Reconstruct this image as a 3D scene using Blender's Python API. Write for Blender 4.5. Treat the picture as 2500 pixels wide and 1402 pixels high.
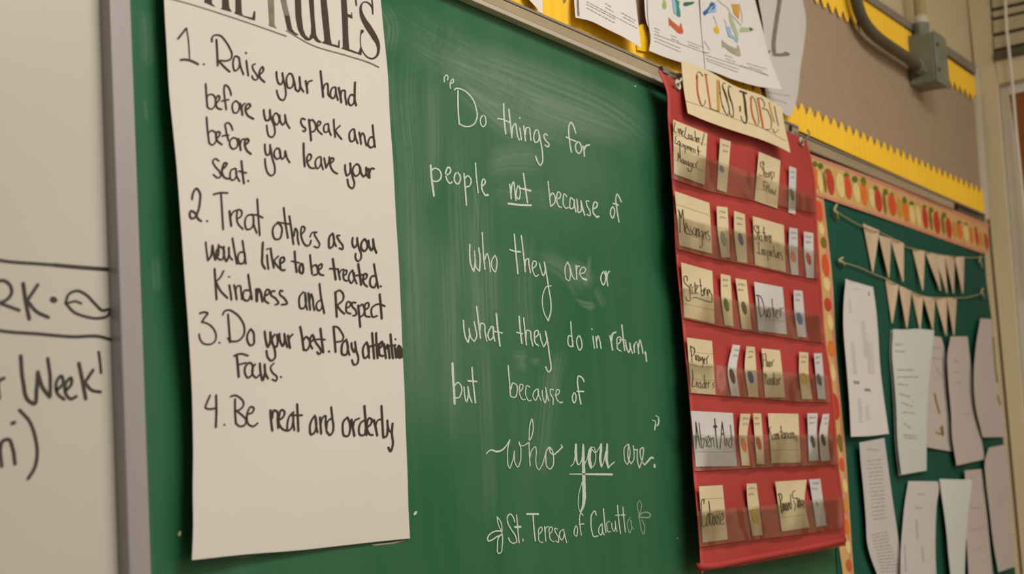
import bpy, math, random
from mathutils import Vector, Matrix
random.seed(7)
for o in list(bpy.data.objects): bpy.data.objects.remove(o)
SC = bpy.context.scene
COL = SC.collection
# ------------------------------------------------------------------ camera
# photograph taken as 2500x1402; wall runs along +X, room is on the -Y side, Z up
F = 4400.0
dX = Vector((2540, -414, -F)).normalized()                 # wall direction in camera space
Bv = F*F/562.0
dZ = Vector((-0.0583*Bv, Bv, -F)).normalized()             # up in camera space
dZ = (dZ - dX*dZ.dot(dX)).normalized()
dY = dZ.cross(dX)
ROT = Matrix((dX, dY, dZ))                                  # camera space -> world
fwd = ROT @ Vector((0, 0, -1))
CAM = Vector((0, -2.152*fwd.y, 1.45))
cd = bpy.data.cameras.new('camera'); cam = bpy.data.objects.new('camera', cd); COL.objects.link(cam)
cam.matrix_world = Matrix.Translation(CAM) @ ROT.to_4x4()
cd.sensor_width = 36; cd.sensor_fit = 'HORIZONTAL'; cd.lens = F/2500*36
cd.clip_start = 0.05
cd.dof.use_dof = True; cd.dof.aperture_fstop = 7.5; cd.dof.focus_distance = 2.10
SC.camera = cam
SC.view_settings.view_transform = 'Standard'; SC.view_settings.look = 'None'
SC.view_settings.gamma = 1.0; SC.view_settings.use_curve_mapping = False
SC.cycles.transparent_max_bounces = 32
SC.view_settings.exposure = -0.17
# ------------------------------------------------------------------ light
W = bpy.data.worlds.new('world'); SC.world = W; W.use_nodes = True
W.node_tree.nodes['Background'].inputs[0].default_value = (1.0, 0.95, 0.90, 1)
W.node_tree.nodes['Background'].inputs[1].default_value = 0.36
def area(name, loc, target, sx, sy, power, col):
    l = bpy.data.lights.new(name, 'AREA'); l.shape = 'RECTANGLE'; l.size = sx; l.size_y = sy
    l.energy = power; l.color = col
    o = bpy.data.objects.new(name, l); COL.objects.link(o); o.location = loc
    o.rotation_euler = (Vector(target)-Vector(loc)).to_track_quat('-Z', 'Y').to_euler()
    return o
area('ceiling_lamp', (1.5, -1.5, 3.1), (1.5, -1.1, 0), 1.4, 0.6, 52, (1, 0.98, 0.945))
area('ceiling_lamp', (3.2, -2.6, 3.1), (3.2, -2.2, 0), 1.4, 0.6, 25, (1, 0.98, 0.945))
area('window_daylight', (3.95, -2.0, 1.95), (1.0, 0, 1.5), 1.7, 1.5, 9, (0.95, 0.97, 1.0))
# ------------------------------------------------------------------ projection of photograph pixels onto real planes
def ray(px, py): return (ROT @ Vector((px-1250, 701-py, -F)))
def P(px, py, y=0.0):
    d = ray(px, py); t = (y-CAM.y)/d.y; return CAM + d*t
def PX(px, py, x):
    d = ray(px, py); t = (x-CAM.x)/d.x; return CAM + d*t
def s2l(c): return c/12.92 if c <= .04045 else ((c+.055)/1.055)**2.4
def rgb(r, g, b): return (s2l(r/255), s2l(g/255), s2l(b/255), 1)
# ------------------------------------------------------------------ materials
def nodes(name):
    m = bpy.data.materials.new(name); m.use_nodes = True
    nt = m.node_tree; return m, nt, nt.nodes['Principled BSDF']
def mat(name, c, rough=.7, var=.06, scale=30, bump=0.0, bscale=200, metal=0.0, spec=.3, stretch=(1,1,1)):
    m, nt, b = nodes(name); N = nt.nodes; L = nt.links
    b.inputs['Roughness'].default_value = rough; b.inputs['Metallic'].default_value = metal
    b.inputs['Specular IOR Level'].default_value = spec
    tc = N.new('ShaderNodeTexCoord'); mp = N.new('ShaderNodeMapping'); L.new(tc.outputs['Object'], mp.inputs[0])
    mp.inputs['Scale'].default_value = stretch
    nz = N.new('ShaderNodeTexNoise'); nz.inputs['Scale'].default_value = scale; nz.inputs['Detail'].default_value = 4
    L.new(mp.outputs[0], nz.inputs[0])
    cr = N.new('ShaderNodeValToRGB'); L.new(nz.outputs[0], cr.inputs[0])
    cr.color_ramp.elements[0].position = .3; cr.color_ramp.elements[1].position = .7
    cr.color_ramp.elements[0].color = tuple(x*(1-var) for x in c[:3])+(1,)
    cr.color_ramp.elements[1].color = tuple(min(1, x*(1+var)) for x in c[:3])+(1,)
    L.new(cr.outputs[0], b.inputs['Base Color'])
    if bump:
        n2 = N.new('ShaderNodeTexNoise'); n2.inputs['Scale'].default_value = bscale; n2.inputs['Detail'].default_value = 3
        L.new(mp.outputs[0], n2.inputs[0])
        bp = N.new('ShaderNodeBump'); bp.inputs['Strength'].default_value = bump; bp.inputs['Distance'].default_value = .002
        L.new(n2.outputs[0], bp.inputs['Height']); L.new(bp.outputs[0], b.inputs['Normal'])
    return m
M = {}
M['wall'] = mat('painted_wall', rgb(206,188,148), .6, .05, 3, .15, 60)
M['ceil'] = mat('ceiling_paint', rgb(215,208,190), .9, .03, 5)
M['floor'] = mat('floor_tile', rgb(150,135,110), .5, .12, 6)
M['white'] = mat('whiteboard_enamel', rgb(190,182,166), .28, .02, 4, spec=.4)
M['alu'] = mat('brushed_aluminium', rgb(160,152,151), .42, .10, 14, .1, 300, metal=.55, stretch=(1,1,.15))
M['alu2'] = mat('pale_trim', rgb(205,196,178), .5, .04, 20)
M['marker'] = mat('black_marker', rgb(52,38,28), .5, .15, 60)
M['marker2'] = mat('whiteboard_marker', rgb(58,44,38), .4, .15, 60)
M['greyink'] = mat('grey_ink', rgb(128,116,104), .6, .25, 90)
M['print'] = mat('small_print', rgb(150,140,134), .7, .1, 60)
M['print2'] = mat('faint_print', rgb(176,164,152), .7, .1, 60)
M['faintp'] = mat('very_faint_print', rgb(196,186,176), .7, .05, 60)
M['pencil'] = mat('pencil_line', rgb(150,134,106), .7, .1, 60)
M['poster'] = mat('poster_paper', rgb(214,205,192), .42, .02, 6, .05, 25, spec=.3)
M['paper'] = mat('white_paper', rgb(222,214,206), .7, .02, 10, .05, 30)
M['paper2'] = mat('grey_white_paper', rgb(202,195,188), .7, .03, 10, .05, 30)
M['paperp'] = mat('pinkish_paper', rgb(198,186,175), .7, .03, 10, .05, 30)
M['paperg'] = mat('greenish_paper', rgb(206,207,198), .7, .03, 10, .05, 30)
M['manila'] = mat('manila_card', rgb(222,202,162), .65, .03, 20, .04, 60)
M['wcard'] = mat('white_card', rgb(212,206,200), .6, .02, 20, .04, 60)
M['yellow'] = mat('yellow_corrugated', rgb(250,200,30), .5, .03, 10)
M['cork'] = mat('tan_fabric_board', rgb(170,146,118), .85, .07, 120, .3, 500)
M['grey'] = mat('grey_painted_metal', rgb(140,128,114), .5, .06, 20)
M['tan'] = mat('tan_wood_rail', rgb(168,148,118), .55, .16, 20, .1, 200, stretch=(.2,1,1))
M['railedge'] = mat('cream_rail_edge', rgb(186,174,152), .5, .12, 24, stretch=(.2,1,1))
M['dark'] = mat('dark_gap', rgb(60,46,34), .8, .1, 30)
M['fabric'] = mat('red_nylon_fabric', rgb(174,56,50), .6, .09, 9, .25, 700, spec=.35)
M['teal'] = mat('teal_board_paper', rgb(12,78,60), .75, .05, 9, .1, 60)
M['pink'] = mat('pink_trim_print', rgb(214,140,116), .6, .04, 20)
M['ftan'] = mat('tan_trim_print', rgb(214,170,106), .6, .08, 30)
M['burlap'] = mat('burlap_pennant', rgb(210,184,152), .9, .07, 250, .4, 900)
M['string'] = mat('jute_string', rgb(176,166,120), .9, .1, 200)
M['box'] = mat('olive_grey_paint', rgb(124,125,104), .45, .2, 25, .2, 60)
M['conduit'] = mat('dark_conduit_paint', rgb(90,83,64), .45, .2, 25, .1, 60)
M['wpipe'] = mat('cream_pipe_paint', rgb(206,182,130), .4, .04, 25)
M['brownwood'] = mat('brown_door_wood', rgb(140,84,32), .5, .15, 12, stretch=(4,4,.4))
M['casing'] = mat('cream_casing_paint', rgb(216,200,162), .5, .04, 6)
M['casing2'] = mat('pale_grey_moulding', rgb(214,204,184), .5, .04, 6)
M['slat'] = mat('blind_slat', rgb(186,174,142), .5, .05, 20)
M['white_pl'] = mat('white_plastic', rgb(225,216,200), .4, .03, 20)
for k, c in dict(red=(196,60,40), orange=(226,120,36), leaf=(96,112,34), cream=(232,206,134), olive=(130,104,40), redorange=(216,84,44),
                 blue=(40,98,160), navy=(70,80,130), brown=(86,58,30), green=(100,112,50), black=(44,30,26), dgrey=(70,74,70), yel=(222,180,36),
                 coral=(226,116,66), crim=(180,64,46), rust=(196,96,58), teal2=(60,140,118), lblue=(150,180,206), lime=(160,180,90),
                 sage=(176,184,150), taupe=(168,156,134), ocr=(204,150,56), dteal=(52,106,84), char=(64,50,36), violet=(120,120,160), grn2=(150,150,140)).items():
    M[k] = mat('ink_'+k, rgb(*c), .6, .08, 60)
def chalk_mat(name, c, amax, lo, hi, scale, stretch=(1,1,1), edge=True, streak=False):
    m, nt, b = nodes(name); N = nt.nodes; L = nt.links
    b.inputs['Base Color'].default_value = c; b.inputs['Roughness'].default_value = .95
    b.inputs['Specular IOR Level'].default_value = .05
    tc = N.new('ShaderNodeTexCoord'); mp = N.new('ShaderNodeMapping'); mp.inputs['Scale'].default_value = stretch
    if streak:
        sa = N.new('ShaderNodeAttribute'); sa.attribute_name = 'streak'; L.new(sa.outputs['Vector'], mp.inputs[0])
    else: L.new(tc.outputs['Object'], mp.inputs[0])
    nz = N.new('ShaderNodeTexNoise'); nz.inputs['Scale'].default_value = scale; nz.inputs['Detail'].default_value = 5
    L.new(mp.outputs[0], nz.inputs[0])
    mr = N.new('ShaderNodeMapRange'); mr.inputs[1].default_value = lo; mr.inputs[2].default_value = hi
    mr.inputs[3].default_value = 0; mr.inputs[4].default_value = amax; L.new(nz.outputs[0], mr.inputs[0])
    out = mr.outputs[0]
    if edge:
        at = N.new('ShaderNodeAttribute'); at.attribute_name = 'fade'
        mu = N.new('ShaderNodeMath'); mu.operation = 'MULTIPLY'; L.new(out, mu.inputs[0]); L.new(at.outputs['Fac'], mu.inputs[1]); out = mu.outputs[0]
    L.new(out, b.inputs['Alpha'])
    return m
M['chalk'] = chalk_mat('white_chalk', rgb(206,214,194), 1.0, .24, .50, 900, edge=False)
M['chalkfaint'] = chalk_mat('faint_chalk', rgb(190,206,176), .75, .30, .62, 900, edge=False)
M['smudge'] = chalk_mat('chalk_dust_smear', rgb(180,196,172), .26, .28, .80, 60, (.10,5,1), streak=True)
M['smudgeh'] = chalk_mat('chalk_dust_swipe', rgb(180,196,172), .30, .22, .80, 50, (.10,4,1), streak=True)
M['haze'] = chalk_mat('chalk_dust_haze', rgb(180,196,172), .15, .2, .8, 7)
M['fabric2'] = mat('red_binding', rgb(192,72,64), .6, .08, 30, .2, 500)
M['ghost'] = chalk_mat('erased_chalk', rgb(170,190,150), .5, .4, .65, 300)
def board_mat():
    m, nt, b = nodes('green_slate'); N = nt.nodes; L = nt.links
    b.inputs['Roughness'].default_value = .5; b.inputs['Specular IOR Level'].default_value = .22
    tc = N.new('ShaderNodeTexCoord')
    def nz(sc, st, det=4):
        mp = N.new('ShaderNodeMapping'); mp.inputs['Scale'].default_value = st; L.new(tc.outputs['Object'], mp.inputs[0])
        n = N.new('ShaderNodeTexNoise'); n.inputs['Scale'].default_value = sc; n.inputs['Detail'].default_value = det
        L.new(mp.outputs[0], n.inputs[0]); return n.outputs[0]
    a = nz(9, (1,1,.16)); c = nz(2.4, (1,1,1), 3); d = nz(60, (1,1,.05), 2)
    def mr(x, lo, hi, t):
        q = N.new('ShaderNodeMapRange'); q.inputs[1].default_value = lo; q.inputs[2].default_value = hi; q.inputs[4].default_value = t
        L.new(x, q.inputs[0]); return q.outputs[0]
    def add(x, y):
        q = N.new('ShaderNodeMath'); q.operation = 'ADD'; L.new(x, q.inputs[0]); L.new(y, q.inputs[1]); return q.outputs[0]
    f = add(add(mr(a, .4, .8, .05), mr(c, .35, .75, .04)), mr(d, .5, .85, .02))
    mx = N.new('ShaderNodeMix'); mx.data_type = 'RGBA'; L.new(f, mx.inputs[0])
    mx.inputs[6].default_value = rgb(25,92,54); mx.inputs[7].default_value = rgb(190,205,185)
    L.new(mx.outputs[2], b.inputs['Base Color'])
    return m
M['board'] = board_mat()
def film_mat():
    m = bpy.data.materials.new('clear_vinyl'); m.use_nodes = True; nt = m.node_tree; N = nt.nodes; L = nt.links
    N.remove(N['Principled BSDF']); out = N['Material Output']
    tr = N.new('ShaderNodeBsdfTransparent'); tr.inputs[0].default_value = (.91,.91,.90,1)
    df = N.new('ShaderNodeBsdfDiffuse'); df.inputs[0].default_value = rgb(170,165,120)
    gl = N.new('ShaderNodeBsdfGlossy'); gl.inputs['Roughness'].default_value = .12; gl.inputs[0].default_value = (1,1,1,1)
    tc = N.new('ShaderNodeTexCoord'); nz = N.new('ShaderNodeTexNoise'); nz.inputs['Scale'].default_value = 9; nz.inputs['Detail'].default_value = 2
    L.new(tc.outputs['Object'], nz.inputs[0]); bp = N.new('ShaderNodeBump'); bp.inputs['Strength'].default_value = .8; bp.inputs['Distance'].default_value = .018
    L.new(nz.outputs[0], bp.inputs['Height']); L.new(bp.outputs[0], gl.inputs['Normal'])
    m1 = N.new('ShaderNodeMixShader'); m1.inputs[0].default_value = .065; L.new(tr.outputs[0], m1.inputs[1]); L.new(df.outputs[0], m1.inputs[2])
    fr = N.new('ShaderNodeFresnel'); fr.inputs[0].default_value = 1.36
    m2 = N.new('ShaderNodeMixShader'); L.new(fr.outputs[0], m2.inputs[0]); L.new(m1.outputs[0], m2.inputs[1]); L.new(gl.outputs[0], m2.inputs[2])
    L.new(m2.outputs[0], out.inputs[0]); return m
M['film'] = film_mat()
# ------------------------------------------------------------------ object helpers
ORG = {}
def tag(o, label=None, cat=None, group=None, kind=None):
    if label: o['label'] = label
    if cat: o['category'] = cat
    if group: o['group'] = group
    if kind: o['kind'] = kind
    return o
def mk(name, vs, fs, mats, parent=None, mi=None, smooth=False, fade=None, thick=0, st=None):
    vs = [Vector(v) for v in vs]
    lo = Vector([min(v[i] for v in vs) for i in range(3)]); hi = Vector([max(v[i] for v in vs) for i in range(3)])
    c = Vector(((lo.x+hi.x)/2, (lo.y+hi.y)/2, lo.z))
    me = bpy.data.meshes.new(name); me.from_pydata([v-c for v in vs], [], fs)
    if not isinstance(mats, (list, tuple)): mats = [mats]
    for m in mats: me.materials.append(m)
    if mi: me.polygons.foreach_set('material_index', mi)
    if smooth: me.polygons.foreach_set('use_smooth', [True]*len(me.polygons))
    if fade:
        a = me.attributes.new('fade', 'FLOAT', 'POINT'); a.data.foreach_set('value', fade)
    if st:
        a = me.attributes.new('streak', 'FLOAT_VECTOR', 'POINT'); a.data.foreach_set('vector', [q for v in st for q in v])
    me.update()
    o = bpy.data.objects.new(name, me); COL.objects.link(o)
    ORG[o.name] = c
    if parent: o.parent = parent; o.location = c - ORG[parent.name]
    else: o.location = c
    if thick:
        s = o.modifiers.new('thick', 'SOLIDIFY'); s.thickness = thick; s.offset = -1
        if smooth: es = o.modifiers.new('edge', 'EDGE_SPLIT'); es.split_angle = math.radians(40)
    return o
def empty(name, loc):
    o = bpy.data.objects.new(name, None); COL.objects.link(o); o.location = loc; o.empty_display_size = .05
    ORG[o.name] = Vector(loc); return o
def boxv(x0, x1, y0, y1, z0, z1):
    v = [(x, y, z) for x in (x0, x1) for y in (y0, y1) for z in (z0, z1)]
    f = [(0,1,3,2),(4,6,7,5),(0,4,5,1),(2,3,7,6),(0,2,6,4),(1,5,7,3)]
    return v, f
def prism(name, pts, yf, yb, m, parent=None, plane='y', bev=0):
    """outline given in photograph pixels on the front plane, extruded back"""
    fr = [P(x, y, yf) if plane == 'y' else PX(x, y, yf) for x, y in pts]
    bk = []
    for v in fr:
        w = v.copy()
        if plane == 'y': w.y = yb
        else: w.x = yb
        bk.append(w)
    n = len(fr); vs = fr+bk
    fs = [tuple(range(n)), tuple(range(2*n-1, n-1, -1))] + [(i, i+n, (i+1) % n+n, (i+1) % n) for i in range(n)]
    o = mk(name, vs, fs, m, parent)
    if bev:
        b = o.modifiers.new('bevel', 'BEVEL'); b.width = bev; b.segments = 2; b.limit_method = 'ANGLE'
    return o
def lerp(a, b, t): return a+(b-a)*t
def resamp(pl, n):
    d = [0]
    for a, b in zip(pl, pl[1:]): d.append(d[-1]+math.hypot(b[0]-a[0], b[1]-a[1]))
    T = d[-1] or 1; out = []; k = 0
    sm = cat(pl) if len(pl) > 2 else None
    for i in range(n+1):
        t = T*i/n
        while k < len(d)-2 and d[k+1] < t: k += 1
        u = (t-d[k])/((d[k+1]-d[k]) or 1)
        if sm: out.append(sm(k, u))
        else: out.append((lerp(pl[k][0], pl[k+1][0], u), lerp(pl[k][1], pl[k+1][1], u)))
    return out
def cat(pl):
    def f(k, u):
        p1 = pl[k]; p2 = pl[k+1]
        p0 = pl[k-1] if k > 0 else tuple(2*a-b for a, b in zip(p1, p2))
        p3 = pl[k+2] if k+2 < len(pl) else tuple(2*b-a for a, b in zip(p1, p2))
        # centripetal-ish: clamp tangents to local chord to avoid overshoot
        c = math.hypot(p2[0]-p1[0], p2[1]-p1[1]) or 1e-6
        ca = math.hypot(p1[0]-p0[0], p1[1]-p0[1]) or 1e-6
        cb = math.hypot(p3[0]-p2[0], p3[1]-p2[1]) or 1e-6
        m1 = [((p2[i]-p1[i])/c*ca+(p1[i]-p0[i])/ca*c)/(c+ca)*c for i in range(2)]
        m2 = [((p3[i]-p2[i])/cb*c+(p2[i]-p1[i])/c*cb)/(c+cb)*c for i in range(2)]
        u2 = u*u; u3 = u2*u
        return tuple((2*u3-3*u2+1)*p1[i]+(u3-2*u2+u)*m1[i]+(-2*u3+3*u2)*p2[i]+(u3-u2)*m2[i] for i in range(2))
    return f
class Sheet: pass
def sheet(name, L, R, h, m, T=None, B=None, nu=14, nv=20, parent=None, thick=.00025, smooth=True):
    """thin sheet: boundary polylines in photograph pixels (L, R top to bottom), h(u,v)= stand-off from the wall"""
    T = T or [L[0], R[0]]; B = B or [L[-1], R[-1]]
    l = resamp(L, nv); r = resamp(R, nv); t = resamp(T, nu); b = resamp(B, nu)
    xs = [p[0] for p in l+r+t+b]; ys = [p[1] for p in l+r+t+b]
    x0, x1, y0, y1 = min(xs), max(xs), min(ys), max(ys)
    hp = lambda px, py: h((px-x0)/(x1-x0), (py-y0)/(y1-y0))
    vs = []; fs = []
    for j in range(nv+1):
        v = j/nv
        for i in range(nu+1):
            u = i/nu
            q = [ (1-u)*l[j][k]+u*r[j][k] + (1-v)*t[i][k]+v*b[i][k]
                 - ((1-u)*(1-v)*t[0][k]+u*(1-v)*t[-1][k]+(1-u)*v*b[0][k]+u*v*b[-1][k]) for k in range(2)]
            vs.append(P(q[0], q[1], -hp(q[0], q[1])))
    for j in range(nv):
        for i in range(nu):
            a = j*(nu+1)+i; fs.append((a, a+nu+1, a+nu+2, a+1))
    o = mk(name, vs, fs, m, parent, smooth=smooth, thick=thick)
    s = Sheet(); s.o = o; s.h = hp; return s
def parse(txt, tile):
    """'w: x,y[,w] x,y ...' one stroke per ; or line, in tile coordinates"""
    x0, y0, k = tile; out = []
    for ln in txt.replace('\n', ';').split(';'):
        ln = ln.strip()
        if not ln: continue
        w = 20.0
        if ':' in ln: a, ln = ln.split(':'); w = float(a)
        pts = []
        for tk in ln.split():
            q = [float(c) for c in tk.split(',')]
            if len(q) > 2: w = q[2]
            pts.append((x0+q[0]*k, y0+q[1]*k, w*k))
        out.append(pts)
    return out
STK = []
def ribbon(strokes, h, lift=.0004, fade=False, wmul=1.0, jit=0.0, seg=3.0):
    vs = []; fs = []; fd = []; STK.clear()
    for si, pts in enumerate(strokes):
        y_l = lift + (si % 9)*.00001
        if len(pts) == 1: pts = pts+[(pts[0][0]+.6, pts[0][1]+.3, pts[0][2])]
        xy = [(p[0], p[1]) for p in pts]; c = cat(xy); S = []
        for k in range(len(xy)-1):
            d = math.hypot(xy[k+1][0]-xy[k][0], xy[k+1][1]-xy[k][1]); n = max(1, int(d/seg))
            for i in range(n):
                u = i/n; q = c(k, u); S.append((q[0], q[1], lerp(pts[k][2], pts[k+1][2], u)))
        S.append(pts[-1])
        n = len(S); base = len(vs); rows = []
        for i, (x, y, w) in enumerate(S):
            a = S[max(0, i-1)]; b = S[min(n-1, i+1)]
            tx, ty = b[0]-a[0], b[1]-a[1]; q = math.hypot(tx, ty) or 1; tx /= q; ty /= q
            w = w*wmul*.5*(1+jit*(random.random()-.5))
            rows.append((x, y, -ty*w, tx*w, tx, ty, w))
        def put(x, y, f):
            vs.append(P(x, y, -(h(x, y)+y_l))); fd.append(f); return len(vs)-1
        if fade:
            idx = []
            run = 0; sid = random.random()*50
            for i, (x, y, nx, ny, tx, ty, w) in enumerate(rows):
                run += 8*.0005; STK.extend([(run, s*w*.0006, sid) for s in (-1, -.6, -.2, .2, .6, 1)])
                e = min(1, i/(n*.22+.01), (n-1-i)/(n*.22+.01))
                idx.append([put(x+nx*s, y+ny*s, e*(1-abs(s))**.8) for s in (-1, -.6, -.2, .2, .6, 1)])
            for A, Bb in zip(idx, idx[1:]):
                for q in range(5): fs.append((A[q], A[q+1], Bb[q+1], Bb[q]))
        else:
            x, y, nx, ny, tx, ty, w = rows[0]
            idx = [[put(x-tx*w*.85+nx*.45, y-ty*w*.85+ny*.45, 1), put(x-tx*w*.85-nx*.45, y-ty*w*.85-ny*.45, 1)]]
            for x, y, nx, ny, tx, ty, w in rows: idx.append([put(x+nx, y+ny, 1), put(x-nx, y-ny, 1)])
            idx.append([put(x+tx*w*.85+nx*.45, y+ty*w*.85+ny*.45, 1), put(x+tx*w*.85-nx*.45, y+ty*w*.85-ny*.45, 1)])
            for A, Bb in zip(idx, idx[1:]): fs.append((A[0], A[1], Bb[1], Bb[0]))
    return vs, fs, fd
def clusters(boxes):
    n = len(boxes); par = list(range(n))
    def f(i):
        while par[i] != i: i = par[i]
        return i
    sz = [max(h-l for l, h in zip(b[0], b[1])) for b in boxes]
    for i in range(n):
        for j in range(i+1, n):
            g = [max(0, boxes[i][0][k]-boxes[j][1][k], boxes[j][0][k]-boxes[i][1][k]) for k in range(3)]
            if math.sqrt(sum(q*q for q in g)) <= max(.019, .48*max(sz[i], sz[j])): par[f(i)] = f(j)
    out = {}
    for i in range(n): out.setdefault(f(i), []).append(i)
    return list(out.values())
def pbox(pts, w=0):
    q = [P(x, y, -.01) for x, y in pts]
    return ([min(v[k] for v in q)-w for k in range(3)], [max(v[k] for v in q)+w for k in range(3)])
def write(name, parts, h, m, parent, label=None, lift=.0004, fade=False, wmul=.96, jit=0.0, seg=3.0):
    st = []
    for tile, txt in parts: st += parse(txt, tile)
    cl = clusters([pbox([(p[0], p[1]) for p in s_]) for s_ in st])
    for g in cl:
        vs, fs, fd = ribbon([st[i] for i in sorted(g)], h, lift, fade, wmul, jit, seg)
        o = mk(name, vs, fs, m, parent, fade=fd if fade else None, st=list(STK) if fade else None)
        if label and len(cl) == 1: o['label'] = label
    return o
def poly(name, tile, polys, h, m, parent, lift=.0004, label=None):
    x0, y0, k = tile
    pls = [[(x0+float(tk.split(',')[0])*k, y0+float(tk.split(',')[1])*k) for tk in pl.split()] for pl in polys]
    cl = [[i] for i in range(len(pls))] if name.startswith('printed_f') or name.startswith('printed_l') else clusters([pbox(p) for p in pls])
    for g in cl:
        vs = []; fs = []
        for i in g:
            b = len(vs); vs += [P(x, y, -(h(x, y)+lift)) for x, y in pls[i]]; fs.append(tuple(range(b, len(vs))))
        o = mk(name, vs, fs, m, parent)
        if label and len(cl) == 1: o['label'] = label
    return o
def ellipse(cx, cy, rx, ry, tilt=0, n=16):
    return ' '.join('%.1f,%.1f' % (cx+rx*math.cos(a)+tilt*ry*math.sin(a), cy+ry*math.sin(a)) for a in [2*math.pi*i/n for i in range(n)])
def tube(name, pts, r, m, parent=None, n=10, caps=True, smooth=True):
    pts = [Vector(p) for p in pts]; vs = []; fs = []
    up = None
    for i, p in enumerate(pts):
        t = (pts[min(i+1, len(pts)-1)]-pts[max(i-1, 0)]).normalized()
        if up is None: up = t.orthogonal().normalized()
        up = (up - t*up.dot(t)).normalized(); s = t.cross(up)
        rr = r[i] if isinstance(r, (list, tuple)) else r
        for k in range(n):
            a = 2*math.pi*k/n; vs.append(p+(up*math.cos(a)+s*math.sin(a))*rr)
    for i in range(len(pts)-1):
        for k in range(n): fs.append((i*n+k, i*n+(k+1) % n, (i+1)*n+(k+1) % n, (i+1)*n+k))
    if caps: fs.append(tuple(range(n-1, -1, -1))); fs.append(tuple(range((len(pts)-1)*n, len(pts)*n)))
    return mk(name, vs, fs, m, parent, smooth=smooth)
def smooth_path(pts, n=8):
    out = []
    for k in range(len(pts)-1):
        p1 = Vector(pts[k]); p2 = Vector(pts[k+1]); p0 = Vector(pts[k-1]) if k else p1*2-p2; p3 = Vector(pts[k+2]) if k+2 < len(pts) else p2*2-p1
        for i in range(n):
            u = i/n; out.append(.5*((2*p1)+(p2-p0)*u+(2*p0-5*p1+4*p2-p3)*u*u+(3*p1-p0-3*p2+p3)*u**3))
    out.append(Vector(pts[-1])); return out
K = 300/1402; K2 = 200/1402
XC = 4.086
def line(x0, y0, s): return lambda x: y0+s*(x-x0)
A1 = line(1266, 8, .438); A2 = line(1240.8, 4.2, .4366); A3 = line(1159.6, 4, .4335)
# ------------------------------------------------------------------ room shell
def struct(name, x0, x1, y0, y1, z0, z1, m):
    v, f = boxv(x0, x1, y0, y1, z0, z1); o = mk(name, v, f, m); o['kind'] = 'structure'; return o
struct('floor', -1.5, XC+.2, -4.5, .12, -.1, 0, M['floor'])
struct('ceiling', -1.5, XC+.2, -4.5, .12, 3.2, 3.3, M['ceil'])
struct('wall_back', -1.5, XC+.2, 0, .12, 0, 3.2, M['wall'])
struct('wall_right', XC, XC+.2, -4.5, 0, 0, 3.2, M['wall'])
# ------------------------------------------------------------------ whiteboard
WB = -.012; hWB = lambda x, y: .012
z0, z1 = 1.20, 2.35
xa = P(268, 3, WB).x; xb = P(310, 1402, WB).x
wb = empty('whiteboard', (.9, 0, z0)); tag(wb, 'white dry erase board with black marker writing, left of the green chalkboard', 'whiteboard')
prism('panel', [(-420,-60), (262,-60), (268,3), (316,1402), (322,1520), (-420,1560)], WB, -.001, M['white'], wb)
fr = prism('frame', [(268,-60), (318,-60), (320,3), (341,560), (371,1402), (375,1500), (322,1500), (316,1402), (287,560), (268,3)], -.024, -.001, M['alu'], wb, bev=.0015)
fr['label'] = 'silvery aluminium edge rail of the whiteboard'
prism('inner_trim', [(257,-60), (268,-60), (268,3), (287,560), (316,1402), (322,1500), (312,1500), (306,1402), (277,560), (257,3)], -.0165, -.004, M['alu2'], wb)
W1 = (0, 560, .6)
write('marker_writing', [(W1, '''13: -60,112 0,126 150,140 220,145
16: 220,145 330,155 455,164
13: -60,398 0,412 150,425 300,437 410,437 455,450''')], hWB, M['marker2'], wb, 'two ruled black marker lines')
write('marker_writing', [(W1, '''14: -10,212 12,208 40,225 48,258 30,285 0,300
13: 0,300 40,315 80,330
14: -14,210 -10,345
16: 95,220 105,290 120,365
14: 155,225 110,292
14: 112,290 150,335 198,358
26: 215,285 223,288
11: 268,300 280,265 315,250 350,265 385,300 420,330 448,325 440,350 400,362 350,355 300,335 268,300
9: 275,300 310,293 332,302''')], hWB, M['marker2'], wb, 'black marker letters RK, a dot and a leaf outline')
write('marker_writing', [(W1, '''14: -22,635 -5,618 18,605
9: -8,600 -4,640 0,690
16: 85,515 95,620 120,700 138,710 150,650 155,580
16: 155,585 175,645 203,682
14: 205,680 205,600 195,525
13: 232,655 258,625 250,596 236,610 236,670 262,692
13: 270,655 292,628 290,604 273,618 272,675 288,690 312,680
15: 322,545 335,610 350,690
13: 380,572 345,625
13: 345,622 375,655 410,662
11: 402,498 408,540 412,585''')], hWB, M['marker2'], wb, 'black marker word Week')
write('marker_writing', [(W1, '''15: -2,872 4,930 8,965
15: 0,905 14,860 36,855 52,890 62,955
16: 50,790 60,786
14: 80,735 120,780 145,850 152,920 140,975 115,1015''')], hWB, M['marker2'], wb, 'black marker letter n and closing bracket')
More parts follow.
